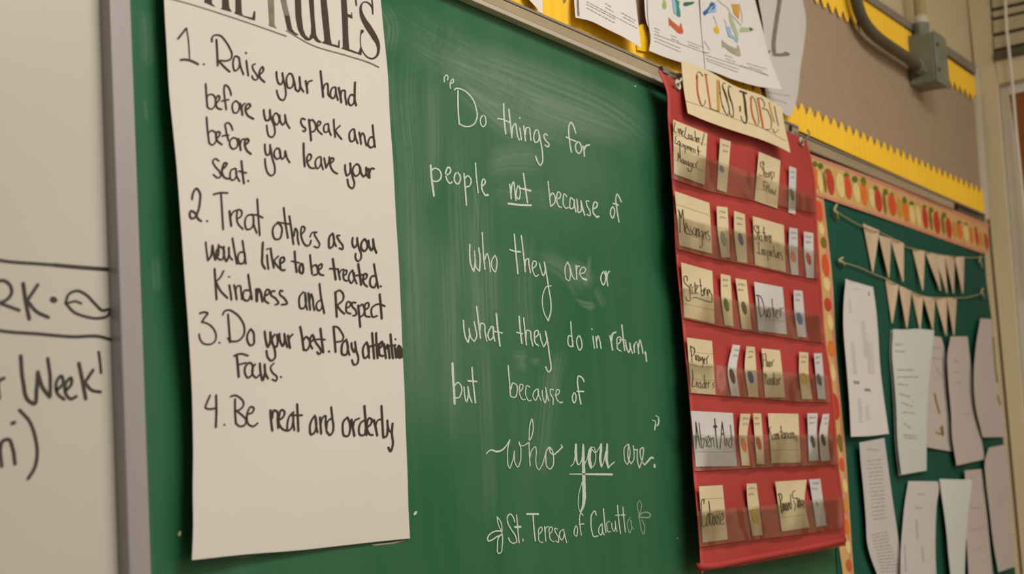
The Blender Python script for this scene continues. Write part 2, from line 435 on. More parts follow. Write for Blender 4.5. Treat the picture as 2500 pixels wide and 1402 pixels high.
# ------------------------------------------------------------------ chalkboard
CB = -.010; hCB = lambda x, y: .0102
cb = empty('chalkboard', (2.1, 0, 1.1)); tag(cb, 'green chalkboard with a handwritten white chalk quotation', 'chalkboard')
prism('slate_panel', [(312,-60), (312,-400), (1100,A3(1100)-6), (2066,A3(2066)-6), (2072,1402), (2080,1560), (2082,1700), (380,1620), (368,1402), (338,560), (314,3)], -.010, -.001, M['board'], cb)
k1=(1040,160,K); k2=(1320,160,K); k3=(1030,380,K); k4=(1310,380,K); k5=(1080,540,K); k6=(1340,600,K); k7=(1090,740,K); k8=(1350,760,K); k9=(1170,980,K); k10=(1350,1000,K); KB=290/1402; k11=(1170,1110,KB); k12=(1370,1110,KB)
def chalk(parts, label, m='chalk', **kw): return write('chalk_writing', parts, hCB, M[m], cb, label, wmul=.90, jit=.22, seg=2.2, **kw)
chalk([(k1, '''16: 208,185 212,130 235,108 250,125 245,165
16: 278,260 275,215 290,170 310,155 312,190 288,205
18: 325,280 335,265 400,270 470,310 530,380 570,480 582,590 555,660 510,692 450,697 380,668
20: 365,285 365,400 370,560 380,668
16: 650,565 625,600 625,665 650,700 675,680 683,620 668,575 650,565
20: 885,435 890,580 900,700 910,780
18: 818,605 870,615 960,652
20: 945,500 962,660 980,825
18: 980,790 995,690 1018,660 1032,720 1045,805 1065,850
18: 1070,715 1080,780 1088,848
22: 1066,598 1073,600
18: 1115,690 1125,780 1135,862
18: 1133,790 1150,710 1172,708 1188,780 1198,855
18: 1280,745 1258,735 1235,780 1230,835 1250,880 1275,868 1296,800
18: 1285,760 1310,880 1330,1020 1325,1110 1305,1140 1275,1100 1250,1035'''), (k2, '''18: 75,795 50,778 38,815 60,860 95,900 85,930 50,910
18: 400,770 380,705 345,648 325,685 322,790 335,900 350,990
18: 290,815 340,842 400,865
18: 425,870 400,900 405,970 435,1005 460,980 462,915 440,875
18: 485,920 495,980 500,1035
22: 495,960 520,915 556,906''')], 'chalk words Do things for')
chalk([(k3, '''26: 100,110 108,230 122,350 138,462
20: 105,172 145,145 190,160 220,215 210,268 165,296 118,288
20: 275,222 310,210 328,165 305,130 280,160 275,240 300,300 322,318 345,300
20: 400,185 372,230 378,300 405,325 435,290 432,225 400,185
20: 480,205 492,350 508,565
18: 490,260 520,230 552,255 560,310 540,348 495,360
18: 610,85 622,250 642,425
20: 682,350 715,322 720,282 702,268 684,310 690,400 720,450
28: 720,452 755,450
18: 1000,325 1010,400 1020,495
18: 1018,430 1032,320 1042,300 1058,380 1072,510
16: 1100,330 1080,400 1085,480 1105,500 1120,450 1116,370 1100,330
20: 1158,205 1180,370 1205,540
18: 1108,365 1160,385
26: 1160,380 1240,402'''), (k4, '''16: 130,295 145,430 160,580
16: 155,465 180,425 210,470 205,540 165,578
16: 232,500 265,480 272,432 248,412 230,460 236,540 262,585 285,590
16: 345,470 318,438 303,500 310,570 338,602 365,590
16: 420,505 392,478 380,540 390,607 415,600 428,530
18: 428,505 435,580 450,645
18: 460,500 468,580 482,650 502,640 510,570 505,515
18: 508,530 525,600 550,682
16: 598,522 570,515 575,570 610,640 607,688 575,672
18: 645,612 685,585 690,540 665,530 645,580 650,660 688,705
28: 688,702 708,695
16: 870,580 846,620 846,680 866,716 885,680 886,610 870,580
16: 965,530 945,480 918,440 905,480 912,580 940,760
20: 875,546 930,564''')], 'chalk words people not because of')
chalk([(k3, '26: 988,548 1100,562 1245,568')], 'white chalk underline below not')
chalk([(k5, '''20: 313,265 312,400 328,510 358,575
16: 360,572 372,470 366,340
16: 375,440 386,530 422,572
20: 413,305 430,420 424,570
18: 455,130 465,330 485,550
16: 482,440 510,370 530,430 548,575
16: 600,390 568,440 570,540 600,580 620,520 618,430 600,390
20: 820,150 840,380 862,600
20: 768,325 830,348
26: 830,348 888,350
18: 900,165 922,350 945,578
18: 945,510 955,440 975,428 988,500 1005,590
16: 1032,540 1068,505 1066,462 1045,455 1025,500 1035,580 1070,632 1095,612
16: 1105,480 1125,560 1150,625 1170,580 1162,468
18: 1165,480 1190,620 1215,780 1237,920 1232,1060 1205,1138
14: 1205,1138 1165,1060 1140,920 1155,810 1190,748 1240,738'''), (k6, '''14: 215,188 192,225 186,320 203,385 228,400 245,345 238,240
14: 215,186 245,260 265,340 295,387
16: 308,225 314,300 318,385
16: 312,285 330,235 350,235
14: 360,320 400,310 418,262 392,244 362,270 355,330 385,375
28: 388,376 425,388
16: 625,290 600,330 597,410 622,450 640,420 645,340 625,290
16: 650,290 660,370 672,460
16: 662,380 675,310 692,290''')], 'chalk words who they are or')
chalk([(k7, '''20: 193,200 203,330 228,420 248,450
18: 248,450 262,370 258,290
18: 260,320 285,405 318,440
18: 318,440 345,380 332,290 315,215
20: 343,40 365,220 388,405
18: 380,310 400,230 425,240 440,330 460,435
18: 510,275 480,330 476,390 498,425 525,400 537,320 525,268 500,272
18: 530,275 536,360 552,438
24: 568,125 585,300 610,490
18: 550,325 635,342
20: 828,155 840,300 860,465
18: 800,335 870,352
18: 880,170 895,320 912,478
18: 905,410 925,310 950,320 965,400 985,492
18: 1005,400 1045,362 1040,312 1018,318 1003,390 1015,460 1050,488
16: 1065,350 1080,430 1108,500
16: 1108,500 1138,450 1128,320
18: 1135,340 1155,450 1175,600 1190,700 1187,770 1165,790 1145,765 1132,728'''), (k8, '''16: 215,290 182,280 170,330 185,395 213,405 226,340
16: 203,120 212,270 230,405
16: 300,270 275,310 280,400 305,447 326,420 325,340 300,270
16: 455,285 462,350 472,425
16: 440,204 446,207
16: 490,290 496,360 505,420
16: 498,340 515,280 530,320 548,427
20: 650,280 665,360 680,445
22: 668,335 690,250 717,240
16: 735,382 770,345 765,295 742,300 730,370 745,440 775,455
18: 785,155 800,300 818,450
14: 760,325 830,332
16: 830,350 840,420 866,472 880,430 874,362
14: 878,370 890,430 908,482
16: 920,390 930,470
14: 926,420 940,362 955,350
16: 965,370 972,430 978,487
16: 975,420 993,328 1010,390 1026,482
24: 1052,468 1060,500
18: 1058,480 1068,575''')], 'chalk words what they do in return')
chalk([(k7, '''30: 68,690 75,850 85,1000 93,1150
18: 92,940 130,908 168,950 165,1040 140,1080 95,1085
18: 200,960 208,1060 228,1130 248,1060 244,955
18: 246,970 262,1060 290,1135
20: 290,738 305,920 330,1140
24: 245,890 345,897
18: 703,715 715,860 730,1060
16: 735,985 760,912 800,940 806,1010 780,1078 735,1070
14: 835,1012 865,982 870,935 848,928 832,990 845,1070 872,1105 902,1100
14: 950,962 920,942 903,1000 915,1080 940,1118 968,1110
14: 1030,982 1000,1010 990,1080 1012,1112 1040,1065 1045,980
14: 1046,990 1055,1060 1078,1112
14: 1090,1000 1100,1080 1125,1142 1140,1080 1130,965
14: 1135,980 1150,1060 1168,1122
14: 1220,992 1190,982 1185,1030 1215,1090 1215,1160
14: 1240,1062 1282,1032 1286,995 1265,988 1248,1040 1265,1110 1295,1140
18: 1295,1140 1322,1132'''), (k8, '''16: 245,925 225,960 225,1020 240,1050 258,1020 258,950 245,925
18: 355,805 335,765 290,740 280,790 290,900 318,1060
20: 275,915 348,917''')], 'chalk words but because of')
chalk([(k8, '''12: 1172,1192 1205,1215 1207,1250
18: 1207,1230 1205,1280 1190,1308
11: 1133,1245 1165,1255 1172,1300
17: 1170,1290 1160,1355''')], 'chalk closing quotation marks')
chalk([(k9, '''80,600,14 105,572,16 135,558,20 200,575,26 250,563,22 310,505,16 350,435,12
14: 350,440 328,520 322,640 332,740 345,765 370,710 395,620 400,568
14: 400,570 400,640 415,720 440,752 465,700 475,600 468,510 452,465
14: 452,465 465,505 510,505 550,480 580,440 605,380 615,280 600,200 580,260 570,400 570,560 580,740
12: 578,640 600,560 640,518 650,580 645,680 660,760 678,785 710,740 745,640 765,570
15: 800,520 765,570 760,660 775,750 808,775 838,740 848,650 838,580 820,540 800,520
18: 802,525 815,590 850,608 890,580 950,520
16: 935,500 948,530'''), (k10, '''12: 200,648 225,630 245,580 250,540
262,400,26 260,480,34 265,560,30 280,625,18
14: 275,610 293,632 318,600 335,540
345,400,20 345,440,30 345,540,36 350,700,42 353,880,46 355,1020,44 342,1110,34 315,1175,16
10: 332,830 305,920 288,1030 290,1110 310,1175
438,430,18 425,480,32 415,560,38 422,620,42 435,665,30
11: 365,620 390,560 430,440 460,430 485,500 485,580 460,650 440,668
12: 450,460 480,495 515,460 545,400
550,392,18 548,460,30 538,560,32 552,655,20
12: 555,655 580,590 600,480
618,395,20 615,480,32 612,580,34 632,668,20
16: 630,665 665,630 700,602
190,738,12 330,738,16 450,740,26 675,742,28
12: 850,400 820,430 812,520 825,600 845,627 870,560 872,440 850,395
15: 868,400 855,480 862,570 892,622
13: 892,622 918,580 925,500 915,415
13: 915,415 930,462 962,458
14: 962,455 960,540 970,620 988,668
14: 988,665 1010,600 1028,520 1022,435 1002,450 998,530 1020,600 1045,635
1045,635,14 1080,595,22 1130,550,28 1152,562,10
26: 1158,632 1160,658''')], 'cursive chalk words who you are')
chalk([(k11, '''14: 210,735 250,790 270,870 265,940
14: 210,740 225,830 265,910
18: 265,908 200,905 140,930 100,980 105,1022 150,1010 210,970 268,950
15: 268,930 225,990 215,1080 230,1168 250,1162 270,1080 275,980 270,930
17: 420,800 400,740 365,703 335,730 335,800 380,890 430,970 442,1030 400,1050 360,1022 345,985
17: 440,715 455,880 470,1045
30: 422,858 485,855
17: 515,998 517,1025
28: 562,705 695,705
19: 635,720 645,870 662,1020
14: 705,942 740,902 735,855 710,870 700,950 715,1030 750,1042
14: 770,850 778,940 785,1025
14: 778,930 790,862 815,850
14: 830,942 860,902 855,855 835,860 828,940 845,1010 880,1032
14: 922,882 890,870 900,920 935,980 930,1037 900,1020
14: 990,885 957,910 950,980 972,1012 1000,960 996,885
14: 998,900 1010,960 1032,1045
14: 1140,840 1122,890 1126,950 1145,967 1158,920 1152,855 1140,840
14: 1225,720 1200,690 1185,740 1190,850 1205,955
16: 1180,825 1235,820''')], 'chalk words St Teresa of')
chalk([(k12, '''16: 415,722 395,668 365,700 352,800 360,900 390,972 435,960
14: 475,820 450,860 448,930 470,952 487,890 482,815
14: 484,880 492,920 508,952
16: 498,640 510,780 527,920
12: 572,790 545,800 540,860 560,917 588,910
12: 595,810 605,880 625,907 640,860 635,785
12: 638,800 645,860 660,912
14: 665,600 675,740 700,935
12: 640,720 695,715
14: 728,620 740,760 757,915
18: 710,714 750,714'''),], 'chalk word Calcutta', m='chalk')
chalk([(k12, '''12: 812,748 785,790 790,880 810,927 828,880 820,775
11: 822,780 832,850 858,887
11: 925,730 905,650 905,570 925,545 945,580 940,650 920,735
16: 915,730 960,690 1020,685 1055,712 1040,740 980,745 915,740
12: 920,750 935,830 950,910 970,942 985,900 980,830 950,770''')], 'faint chalk flourish after the last word', m='chalkfaint')
# chalk dust: real smears and ghost marks on the slate
FU=(0,0,1)
def smear(txt, label=None, m='smudge', lift=.0002):
    write('chalk_smear', [(FU, txt)], hCB, M[m], cb, label, lift=lift, fade=True, seg=10)
smear('''90: 1000,60 985,200 1000,420 1010,700 1020,1000
60: 1050,150 1055,330 1050,520
70: 1110,300 1120,560 1130,760
90: 1170,430 1172,640 1180,900
60: 1200,600 1205,800
60: 1090,560 1100,800 1105,1100
50: 1180,820 1190,1050 1200,1300
60: 1285,560 1280,700 1290,850
70: 1350,860 1335,1000 1320,1180
46: 1370,850 1345,980''', 'downward eraser streaks of chalk dust')
smear('''420: 950,180 1150,290 1350,380 1560,440
260: 1010,500 1080,800 1150,1100
200: 960,300 985,700 1030,1150''', 'broad pale haze of chalk dust', m='haze')
smear('''150: 940,40 1130,150 1330,270 1480,330
110: 1000,120 1180,190 1380,270 1560,330
80: 1150,210 1250,290 1400,340
70: 1120,200 1200,280 1290,350
80: 1250,240 1400,290 1540,350
120: 1100,120 1300,190 1500,280 1600,360
60: 1190,390 1260,370 1330,372
60: 1180,415 1250,400 1330,405
60: 1310,620 1380,660 1430,720
60: 1190,480 1280,480 1400,500
50: 1380,640 1420,660 1450,700''', 'sideways eraser swipes of chalk dust', m='smudgeh')
smear('''20: 1408,735 1425,745 1456,748
16: 1425,752 1440,754 1455,742
10: 1400,730 1425,738 1450,740
14: 1430,700 1437,650 1440,620
24: 1452,700 1465,730 1478,755
34: 1250,868 1270,870 1290,868
30: 1290,884 1308,884 1322,882
40: 1262,880 1276,895 1290,890
16: 1120,195 1150,215 1180,240
20: 1130,208 1190,250 1240,265''', 'small chalk rub marks', m='smudgeh', lift=.0003)
smear('''16: 1155,440 1163,490 1168,535
26: 1163,470 1162,600 1166,760
30: 1165,690 1166,760 1168,830
60: 930,10 955,60 948,130
34: 945,150 960,330
40: 352,20 358,90 360,170
14: 352,240 357,300
30: 380,620 385,720''', 'pale vertical chalk rub marks', lift=.0003)
write('chalk_smear', [(FU, '''2: 1056,20 1049,32 1050,45
2: 1062,40 1066,46 1062,56 1057,48 1062,40
2: 1168,52 1171,82 1203,91
1.6: 1203,91 1205,82
2: 1370,140 1372,152 1405,164
2.5: 1255,202 1258,224
2: 1465,248 1480,262 1474,276
2: 1357,238 1360,246 1364,258
2: 338,157 352,158
2: 1356,240 1370,250'''),], hCB, M['ghost'], cb, 'faint half-erased chalk marks', lift=.0003)
poly('chalk_speck', FU, ['1009,1256 1013,1249 1019,1249 1016,1257 1011,1259', '1652,1314 1655,1313 1655,1317', '1548,210 1553,208 1552,213'], hCB, M['chalk'], cb)
poly('chalk_speck', FU, ['434,1304 438,1297 443,1298 441,1308 436,1310'], hCB, M['manila'], cb, label='tan fleck of glue near the poster')
poly('chalk_speck', FU, ['560,1365 620,1357 640,1354 600,1361', '905,1330 950,1326 990,1319 993,1320 960,1328 915,1333'], hCB, M['taupe'], cb, label='old yellowed tape residue under the poster')
# ------------------------------------------------------------------ rails above the boards
rl = empty('display_rail', (2.3, 0, P(1400, 100).z)); tag(rl, 'worn tan metal and wood rail along the top of the green chalkboard', 'rail')
X0, X1 = 900, 1950
mm = lambda a, b, t: (lambda x: a(x)*(1-t)+b(x)*t)
Q = lambda f, g, a, b: [(a, f(a)), (b, f(b)), (b, g(b)), (a, g(a))]
prism('rail_lip', Q(A1, lambda x: A2(x)-1.2, X0, X1), -.020, -.0106, M['grey'], rl)
prism('rail_core', Q(lambda x: A1(x)+2, lambda x: A3(x)-2, X0, X1), -.013, -.0106, M['dark'], rl)
C1 = mm(A2, A3, .66)
prism('rail_face', Q(lambda x: A2(x)+1.8, C1, X0, X1), -.019, -.0106, M['tan'], rl)
prism('rail_edge', Q(C1, A3, X0, X1), -.0235, -.0106, M['railedge'], rl, bev=.001)
D1 = line(1966.7, 332.8, .4335); D2 = line(1974, 371, .4095)
rr = empty('display_rail', (3.5, 0, P(2200, 440).z)); tag(rr, 'dull tan rail above the fruit border, right of the red pocket chart', 'rail')
prism('rail_lip', Q(lambda x: D1(x)-1, lambda x: D1(x)+3, 1940, 2400), -.020, -.0106, M['grey'], rr)
prism('rail_face', Q(lambda x: D1(x)+3, lambda x: D2(x)-5, 1940, 2330), -.018, -.0106, M['tan'], rr, bev=.002)
prism('rail_core', Q(lambda x: D1(x)+1, lambda x: D2(x)+1, 1940, 2404), -.011, -.0106, M['dark'], rr)
prism('rail_face', Q(lambda x: D1(x)+8, lambda x: D2(x)-1, 2340, 2404), -.013, -.0106, M['conduit'], rr)
# ------------------------------------------------------------------ upper tack board
tb = empty('tack_board', (3.0, 0, 2.05)); tag(tb, 'long tan fabric tack board above the chalkboard rail', 'board')
top = line(2151, 4, .667)
prism('fabric_panel', [(700,-250), (2382,170), (2388,244), (2405,470), (2409,535), (1266,30), (800,-170), (700,-215)][0:0] or
      [(1100,-60), (1100,-700), (2382,172), (2408,526)], -.006, -.001, M['cork'], tb)
prism('board_frame', [(1500,top(1500)), (2383,top(2383)), (2383,top(2383)+21), (1500,top(1500)+10)], -.016, -.001, M['grey'], tb, bev=.001)
prism('board_frame', [(2382,165), (2389,165), (2416,535), (2408,535)], -.014, -.001, M['casing2'], tb)
hT = lambda x, y: .0066
# corrugated scalloped borders
def border(name, xs, xe, fl, ft, up, label, amp=.0022, depth=.0098):
    """fl / ft : straight edge and toothed edge lines in photograph pixels"""
    x_0 = P(xs, fl(xs)).x; x_1 = P(xe, fl(xe)).x
    zl0, zl1 = P(xs, fl(xs), -depth).z, P(xe, fl(xe), -depth).z
    zt0, zt1 = P(xs, ft(xs), -depth).z, P(xe, ft(xe), -depth).z
    n = int((x_1-x_0)/.0012); vs = []; fs = []
    for i in range(n+1):
        x = lerp(x_0, x_1, i/n); t = i/n
        y = -depth-amp*.5*math.sin(2*math.pi*x/.0046)
        a = abs(((x/.040) % 1)*2-1)
        zt = lerp(zt0, zt1, t) - up*.017*(1-min(1, a*1.25))**.9
        zl = lerp(zl0, zl1, t)
        vs += [(x, y, zl), (x, y, (zl+zt)/2), (x, y, zt)]
    for i in range(n):
        for q in range(2):
            a = i*3+q; fs.append((a, a+3, a+4, a+1) if up > 0 else (a+1, a+4, a+3, a))
    o = mk(name, vs, fs, M['yellow'], None, thick=.0006)
    tag(o, label, 'border', 'yellow corrugated borders'); return o
teeth = line(1950, 250, .470)
border('scalloped_border', 1130, 2401, lambda x: A1(x)+1 if x < 1900 else D1(x)+1, teeth, 1, 'yellow corrugated scalloped border running just above the rail')
border('scalloped_border', 1750, 2381, line(2123, 9, .706), line(2386, 250, .62), -1, 'yellow corrugated scalloped border along the top frame of the tan board')
v0 = [(1557,122), (1557,72), (1562,62), (1570,58), (1577,62), (1583,84), (1583,128)]
o = prism('yellow_strip', v0, -.0135, -.0118, M['yellow'], None); tag(o, 'short upright yellow strip between the two pinned white pages', 'strip')
# ------------------------------------------------------------------ wall behind the right-hand end: teal board
te = empty('bulletin_board', (3.5, 0, 1.0)); tag(te, 'dark green paper-covered bulletin board with pennants and test papers', 'board')
prism('backing_paper', [(2058,1700), (2003,470), (1985,380), (2404,560), (2404,622), (2409,690), (2421,776), (2430,933), (2444,1000), (2450,1080), (2462,1200), (2479,1402), (2505,1700)], -.0120, -.0103, M['teal'], te)
hE = lambda x, y: .0122
# fruit borders
R3 = (1960, 360, 480/1682); R6 = (2020, 660, 480/1529); R7 = (2040, 1000, 460/1604)
hF = lambda u, v: .0145+.0015*math.sin(u*7)
fb = sheet('fruit_border', [(1977,376), (1991,474)], [(2412,549), (2415,622)], hF, M['ftan'], nu=24, nv=4)
tag(fb.o, 'tan border strip printed with fruit and peppers across the top of the green board', 'border', 'fruit print borders')
hv = lambda u, v: .0135
fv = sheet('fruit_border', [(1984,470), (1996,700), (2012,860), (2030,1060), (2048,1330), (2058,1402), (2072,1560)], [(2010.8,484), (2035.6,731), (2039,817), (2064,1100), (2084.5,1402), (2098,1560)], hv, M['ftan'], nu=4, nv=24)
tag(fv.o, 'upright fruit print border strip beside the red pocket chart', 'border', 'fruit print borders')
write('pink_edge', [(R3, '''26: 62,72 350,178 700,312 1050,452 1300,552 1585,668
26: 112,398 350,478 700,598 1050,722 1300,812 1540,896''')], fb.h, M['pink'], fb.o)
write('pink_edge', [(FU, '''5: 2006,480 2020,620 2031,731 2035,817 2060,1100 2080,1402 2094,1540''')], fv.h, M['pink'], fv.o)
def fruits(sh, items, tile, name='printed_fruit'):
    by = {}
    for cx, cy, w, h, c in items: by.setdefault(c, []).append(ellipse(cx, cy, w/2, h/2, .12))
    for i, (c, pl) in enumerate(by.items()): poly(name, tile, pl, sh.h, M[c], sh.o, lift=.0005+.00003*i)
H = [(112,262,42,190,'orange'),(150,300,40,190,'cream'),(190,300,24,180,'olive'),(238,300,62,220,'red'),(322,325,72,215,'cream'),(388,345,62,200,'redorange'),(462,390,56,170,'cream'),
     (525,400,60,205,'orange'),(590,430,44,170,'cream'),(648,455,58,200,'red'),(700,480,26,190,'olive'),(766,490,62,200,'redorange'),(830,520,50,170,'ocr'),(884,550,48,190,'orange'),
     (936,575,44,170,'cream'),(990,590,40,180,'cream'),(1048,605,46,190,'red'),(1095,620,26,180,'olive'),(1148,645,52,195,'red'),(1200,660,26,170,'olive'),(1250,690,48,180,'red'),(1300,700,34,150,'ocr'),
     (1342,712,42,150,'orange'),(1398,735,46,150,'cream'),(1442,755,28,150,'orange'),(1490,770,28,150,'red'),(1530,790,26,130,'ocr'),(1572,805,34,145,'red')]
fruits(fb, H, R3)
fruits(fb, [(105,142,44,50,'leaf'),(152,160,46,56,'leaf'),(215,208,50,56,'leaf'),(375,240,46,50,'leaf'),(446,272,50,56,'leaf'),(520,292,44,80,'leaf'),(625,350,40,46,'leaf'),(708,382,40,56,'leaf'),(765,400,30,30,'leaf'),(872,460,40,80,'leaf'),(932,480,40,40,'leaf'),(1042,510,34,40,'leaf'),(1098,535,38,50,'leaf'),(1145,560,30,30,'leaf'),(1210,580,34,50,'leaf'),(1338,645,34,40,'leaf'),(1395,662,34,34,'leaf'),(1480,700,24,34,'leaf')], R3, 'printed_leaf')
fruits(fv, [(140,545,58,185,'redorange'),(160,700,48,100,'cream'),(180,815,50,100,'olive'),(196,1010,60,200,'redorange'),(205,1170,60,120,'cream'),(215,1345,60,120,'red')], R3)
fruits(fv, [(22,405,46,130,'cream'),(30,610,50,130,'orange'),(44,800,40,140,'cream'),(62,1060,60,210,'red'),(98,1330,40,110,'olive')], R6)
fruits(fv, [(46,320,30,90,'leaf'),(55,470,40,120,'redorange'),(80,650,40,120,'cream'),(88,820,44,130,'ocr'),(98,1000,44,120,'orange'),(106,1170,44,120,'cream'),(116,1330,50,110,'rust')], R7)
# pennants
def pennants(tilep, items, cord, knots, label, nm='pennant_banner'):
    e = empty(nm, P(*[tilep[0]+items[0][0][0]*tilep[2], tilep[1]+items[0][0][1]*tilep[2]], -.016)); tag(e, label, 'banner', 'burlap pennant banners')
    for i, (a, b, c) in enumerate(items):
        px = [(tilep[0]+q[0]*tilep[2], tilep[1]+q[1]*tilep[2]) for q in (a, b, c)]
        mid = ((px[0][0]+px[1][0])/2, (px[0][1]+px[1][1])/2)
        L = [px[0], ((px[0][0]+px[2][0])/2-.6, (px[0][1]+px[2][1])/2), (px[2][0]-1, px[2][1])]
        R = [px[1], ((px[1][0]+px[2][0])/2+.6, (px[1][1]+px[2][1])/2), (px[2][0]+1, px[2][1])]
        ph = random.random()*6
        sheet('pennant', L, R, lambda u, v, ph=ph, i=i: .016+.004*v+.003*math.sin(u*4+ph)+(.002 if i % 2 else 0), M['burlap'], nu=6, nv=8, parent=e, thick=.0008)
    tube('string', smooth_path([P(tilep[0]+x*tilep[2], tilep[1]+y*tilep[2], -.0175) for x, y in cord], 6), .0010, M["string"], e, n=6)
    for kx, ky, w, h in knots:
        X = tilep[0]+kx*tilep[2]; Y = tilep[1]+ky*tilep[2]
        tube('string_knot', smooth_path([P(X+w*.2, Y-h*.5, -.0165), P(X-w*.5, Y-h*.1, -.020), P(X+w*.1, Y+h*.1, -.022), P(X+w*.4, Y+h*.5, -.0165)], 5), [.0012]+[.0024]*14+[.0014], M['string'], e, n=8)
pennants(R3, [((515,650),(655,712),(600,1065)),((650,750),(755,780),(738,1112)),((745,765),(865,822),(860,1150)),((935,862),(1045,888),(1028,1222)),((1045,888),(1150,920),(1180,1228)),((1130,915),(1215,928),(1235,1245)),((1215,925),(1300,938),(1290,1250)),((1300,935),(1382,935),(1370,1248))],
         [(270,520),(320,572),(510,678),(660,730),(760,775),(870,845),(945,870),(1100,905),(1300,938),(1400,945),(1540,942)], [(285,550,10,38),(1522,980,6,30)], 'upper string of eight triangular burlap pennants on the green board')
pennants(R6, [((450,58),(555,115),(505,412)),((555,118),(655,165),(620,450)),((655,168),(745,202),(722,462)),((745,203),(838,215),(822,462)),((838,213),(930,218),(925,508)),((930,215),(1006,218),(985,505))],
         [(120,-60),(250,-20),(350,25),(450,65),(555,118),(655,165),(745,202),(838,214),(930,214),(1010,216),(1110,208),(1200,180)], [(112,-68,16,20),(1207,180,8,26)], 'lower string of six triangular burlap pennants hanging above the pinned papers')
# ------------------------------------------------------------------ papers on the green board
def tp(tile, pts): return [(tile[0]+x*tile[2], tile[1]+y*tile[2]) for x, y in pts]
def textlines(sh, tile, rows, m, w=7, name='printed_text'):
    """rows: (x0,y0,x1,y1) lines of small print drawn as broken strokes"""
    st = []
    for x0, y0, x1, y1 in rows:
        L = math.hypot(x1-x0, y1-y0); p = 0
        while p < L:
            q = min(L, p+random.uniform(14, 46))
            a = p/L; b = q/L
            st.append('%g: %.1f,%.1f %.1f,%.1f' % (w, lerp(x0,x1,a), lerp(y0,y1,a), lerp(x0,x1,b), lerp(y0,y1,b)))
            p = q+random.uniform(7, 16)
    if st: write(name, [(tile, ';'.join(st))], sh.h, M[m], sh.o, lift=.0005, seg=8)
def paper(tile, L, R, h, m, label, T=None, B=None, cat_='paper', name='sheet_of_paper', back=None, group=None, **kw):
    s = sheet(name, tp(tile, L), tp(tile, R), h, M[m], tp(tile, T) if T else None, tp(tile, B) if B else None, **kw)
    tag(s.o, label, cat_, group)
    if back:
        d, dx, dy = back
        sheet('back_sheet', [(x+dx, y+dy) for x, y in tp(tile, L)], [(x+dx*.3, y+dy*.3) for x, y in tp(tile, R)], lambda u, v: h(u, v)-d, M['paper2'], parent=s.o, nu=6, nv=12)
    return s
G = 'test papers pinned on the green board'
def bow(a, b, c=0): return lambda u, v: .0135+a*(1-u)**2+b*v+c*math.sin(3*u+2*v)**2
# conversion of lower tile into R6 frame where needed
def q7(x, y): return ((2040+x*R7[2]-2020)/R6[2], (1000+y*R7[2]-660)/R6[2])
pA = paper(R6, [(145,65),(130,220),(125,400),(150,750),(170,1000),(185,1295)], [(355,130),(378,300),(395,500),(410,750),(440,1000),(478,1272)], bow(.016,.004), 'paper', 'tall white page with printed columns nearest the fruit border',
           T=[(145,65),(180,98),(230,100),(290,118),(355,130)], B=[(185,1295),(330,1290),(478,1272)], back=(.004, -1, 1), group=G)
for _x0,_x1,_y0,_y1 in [(205,262,145,150),(165,180,230,350),(262,300,400,690),(182,210,560,830),(300,350,560,820),(235,265,1000,1200),(295,325,1060,1180)]:
    n_=max(1,int((_y1-_y0)/16))
    textlines(pA, R6, [(_x0+i_*.9*16*.1, _y0+i_*16, _x1+i_*.9*16*.1, _y0+3+i_*16) for i_ in range(n_)], 'faintp', 5)
poly('printed_mark', R6, ['205,860 250,865 252,885 208,883','290,918 335,922 338,942 292,940','318,168 328,170 330,202 322,202'], pA.h, M['print'], pA.o, lift=.0006)
pE = paper(R6, [(1190,375),(1155,600),(1140,800),(1152,1050),(1208,1300)], [(1275,380),(1290,600),(1325,900),(1350,1050),(1400,1298)], bow(.012,.002), 'paperp', 'grey-pink page at the far right of the top row of papers', group=G)
poly('printed_mark', R6, ['1285,520 1296,520 1312,760 1330,870 1318,880 1298,720', '1325,960 1350,1040 1340,1050 1322,980'], lambda x, y: pE.h(x, y), M['olive'], pE.o, lift=.0006)
pC = paper(R6, [(815,510),(800,640),(785,900),(775,1150),(772,1300),(776,1378)], [(885,520),(908,600),(925,900),(950,1150),(975,1300),(1002,1416)], bow(.006,.002), 'paperp', 'narrow pinkish page with dark doodles, tucked behind the pale green page', B=[(776,1378),(890,1398),(1002,1416)], group=G)
write('ink_doodle', [(R6, '12: 835,960 850,1030 873,1112'), (R7, '26: 905,150 912,215;10: 855,195 890,210 ')], pC.h, M['olive'], pC.o, lift=.0006)
textlines(pC, R6, [(820,600,890,612),(810,680,900,690),(850,760,900,840)], 'print2', 8)
pB = paper(R6, [(512,458),(503,620),(520,850),(535,1050),q7(530,300),q7(560,556)], [(832,468),(815,620),(795,820),(778,1050),q7(776,300),q7(775,520)], lambda u, v: .018+.018*u*(1-v)+.010*(1-u)*v, 'paperg', 'pale greenish white page curling forward, below the pennants', T=[(512,458),(600,462),(690,456),(832,468)], back=(.006, -6, 3), group=G)
textlines(pB, R6, [(530,575,585,578),(530,628,605,632),(550,775,680,775),(550,830,705,830),(550,885,640,895),(560,960,650,985),(580,1030,660,1060),(585,1105,680,1110),(600,1190,650,1230),(590,1280,700,1290),(600,1300,690,1310)], 'print2', 9)
pD = paper(R6, [(960,515),(935,650),(940,850),(965,1150),q7(990,200),q7(1030,478)], [(1090,515),(1112,700),(1148,1000),(1175,1200),q7(1235,220),q7(1270,425)], bow(.012,.003), 'paperp', 'faintly printed page just right of the doodled page', group=G, B=[q7(1030,478), q7(1120,458), q7(1270,425)])
textlines(pD, R6, [(985,700,1020,710),(990,790,1040,800),(1000,870,1060,880),(1060,1120,1110,1125)], 'print2', 7)
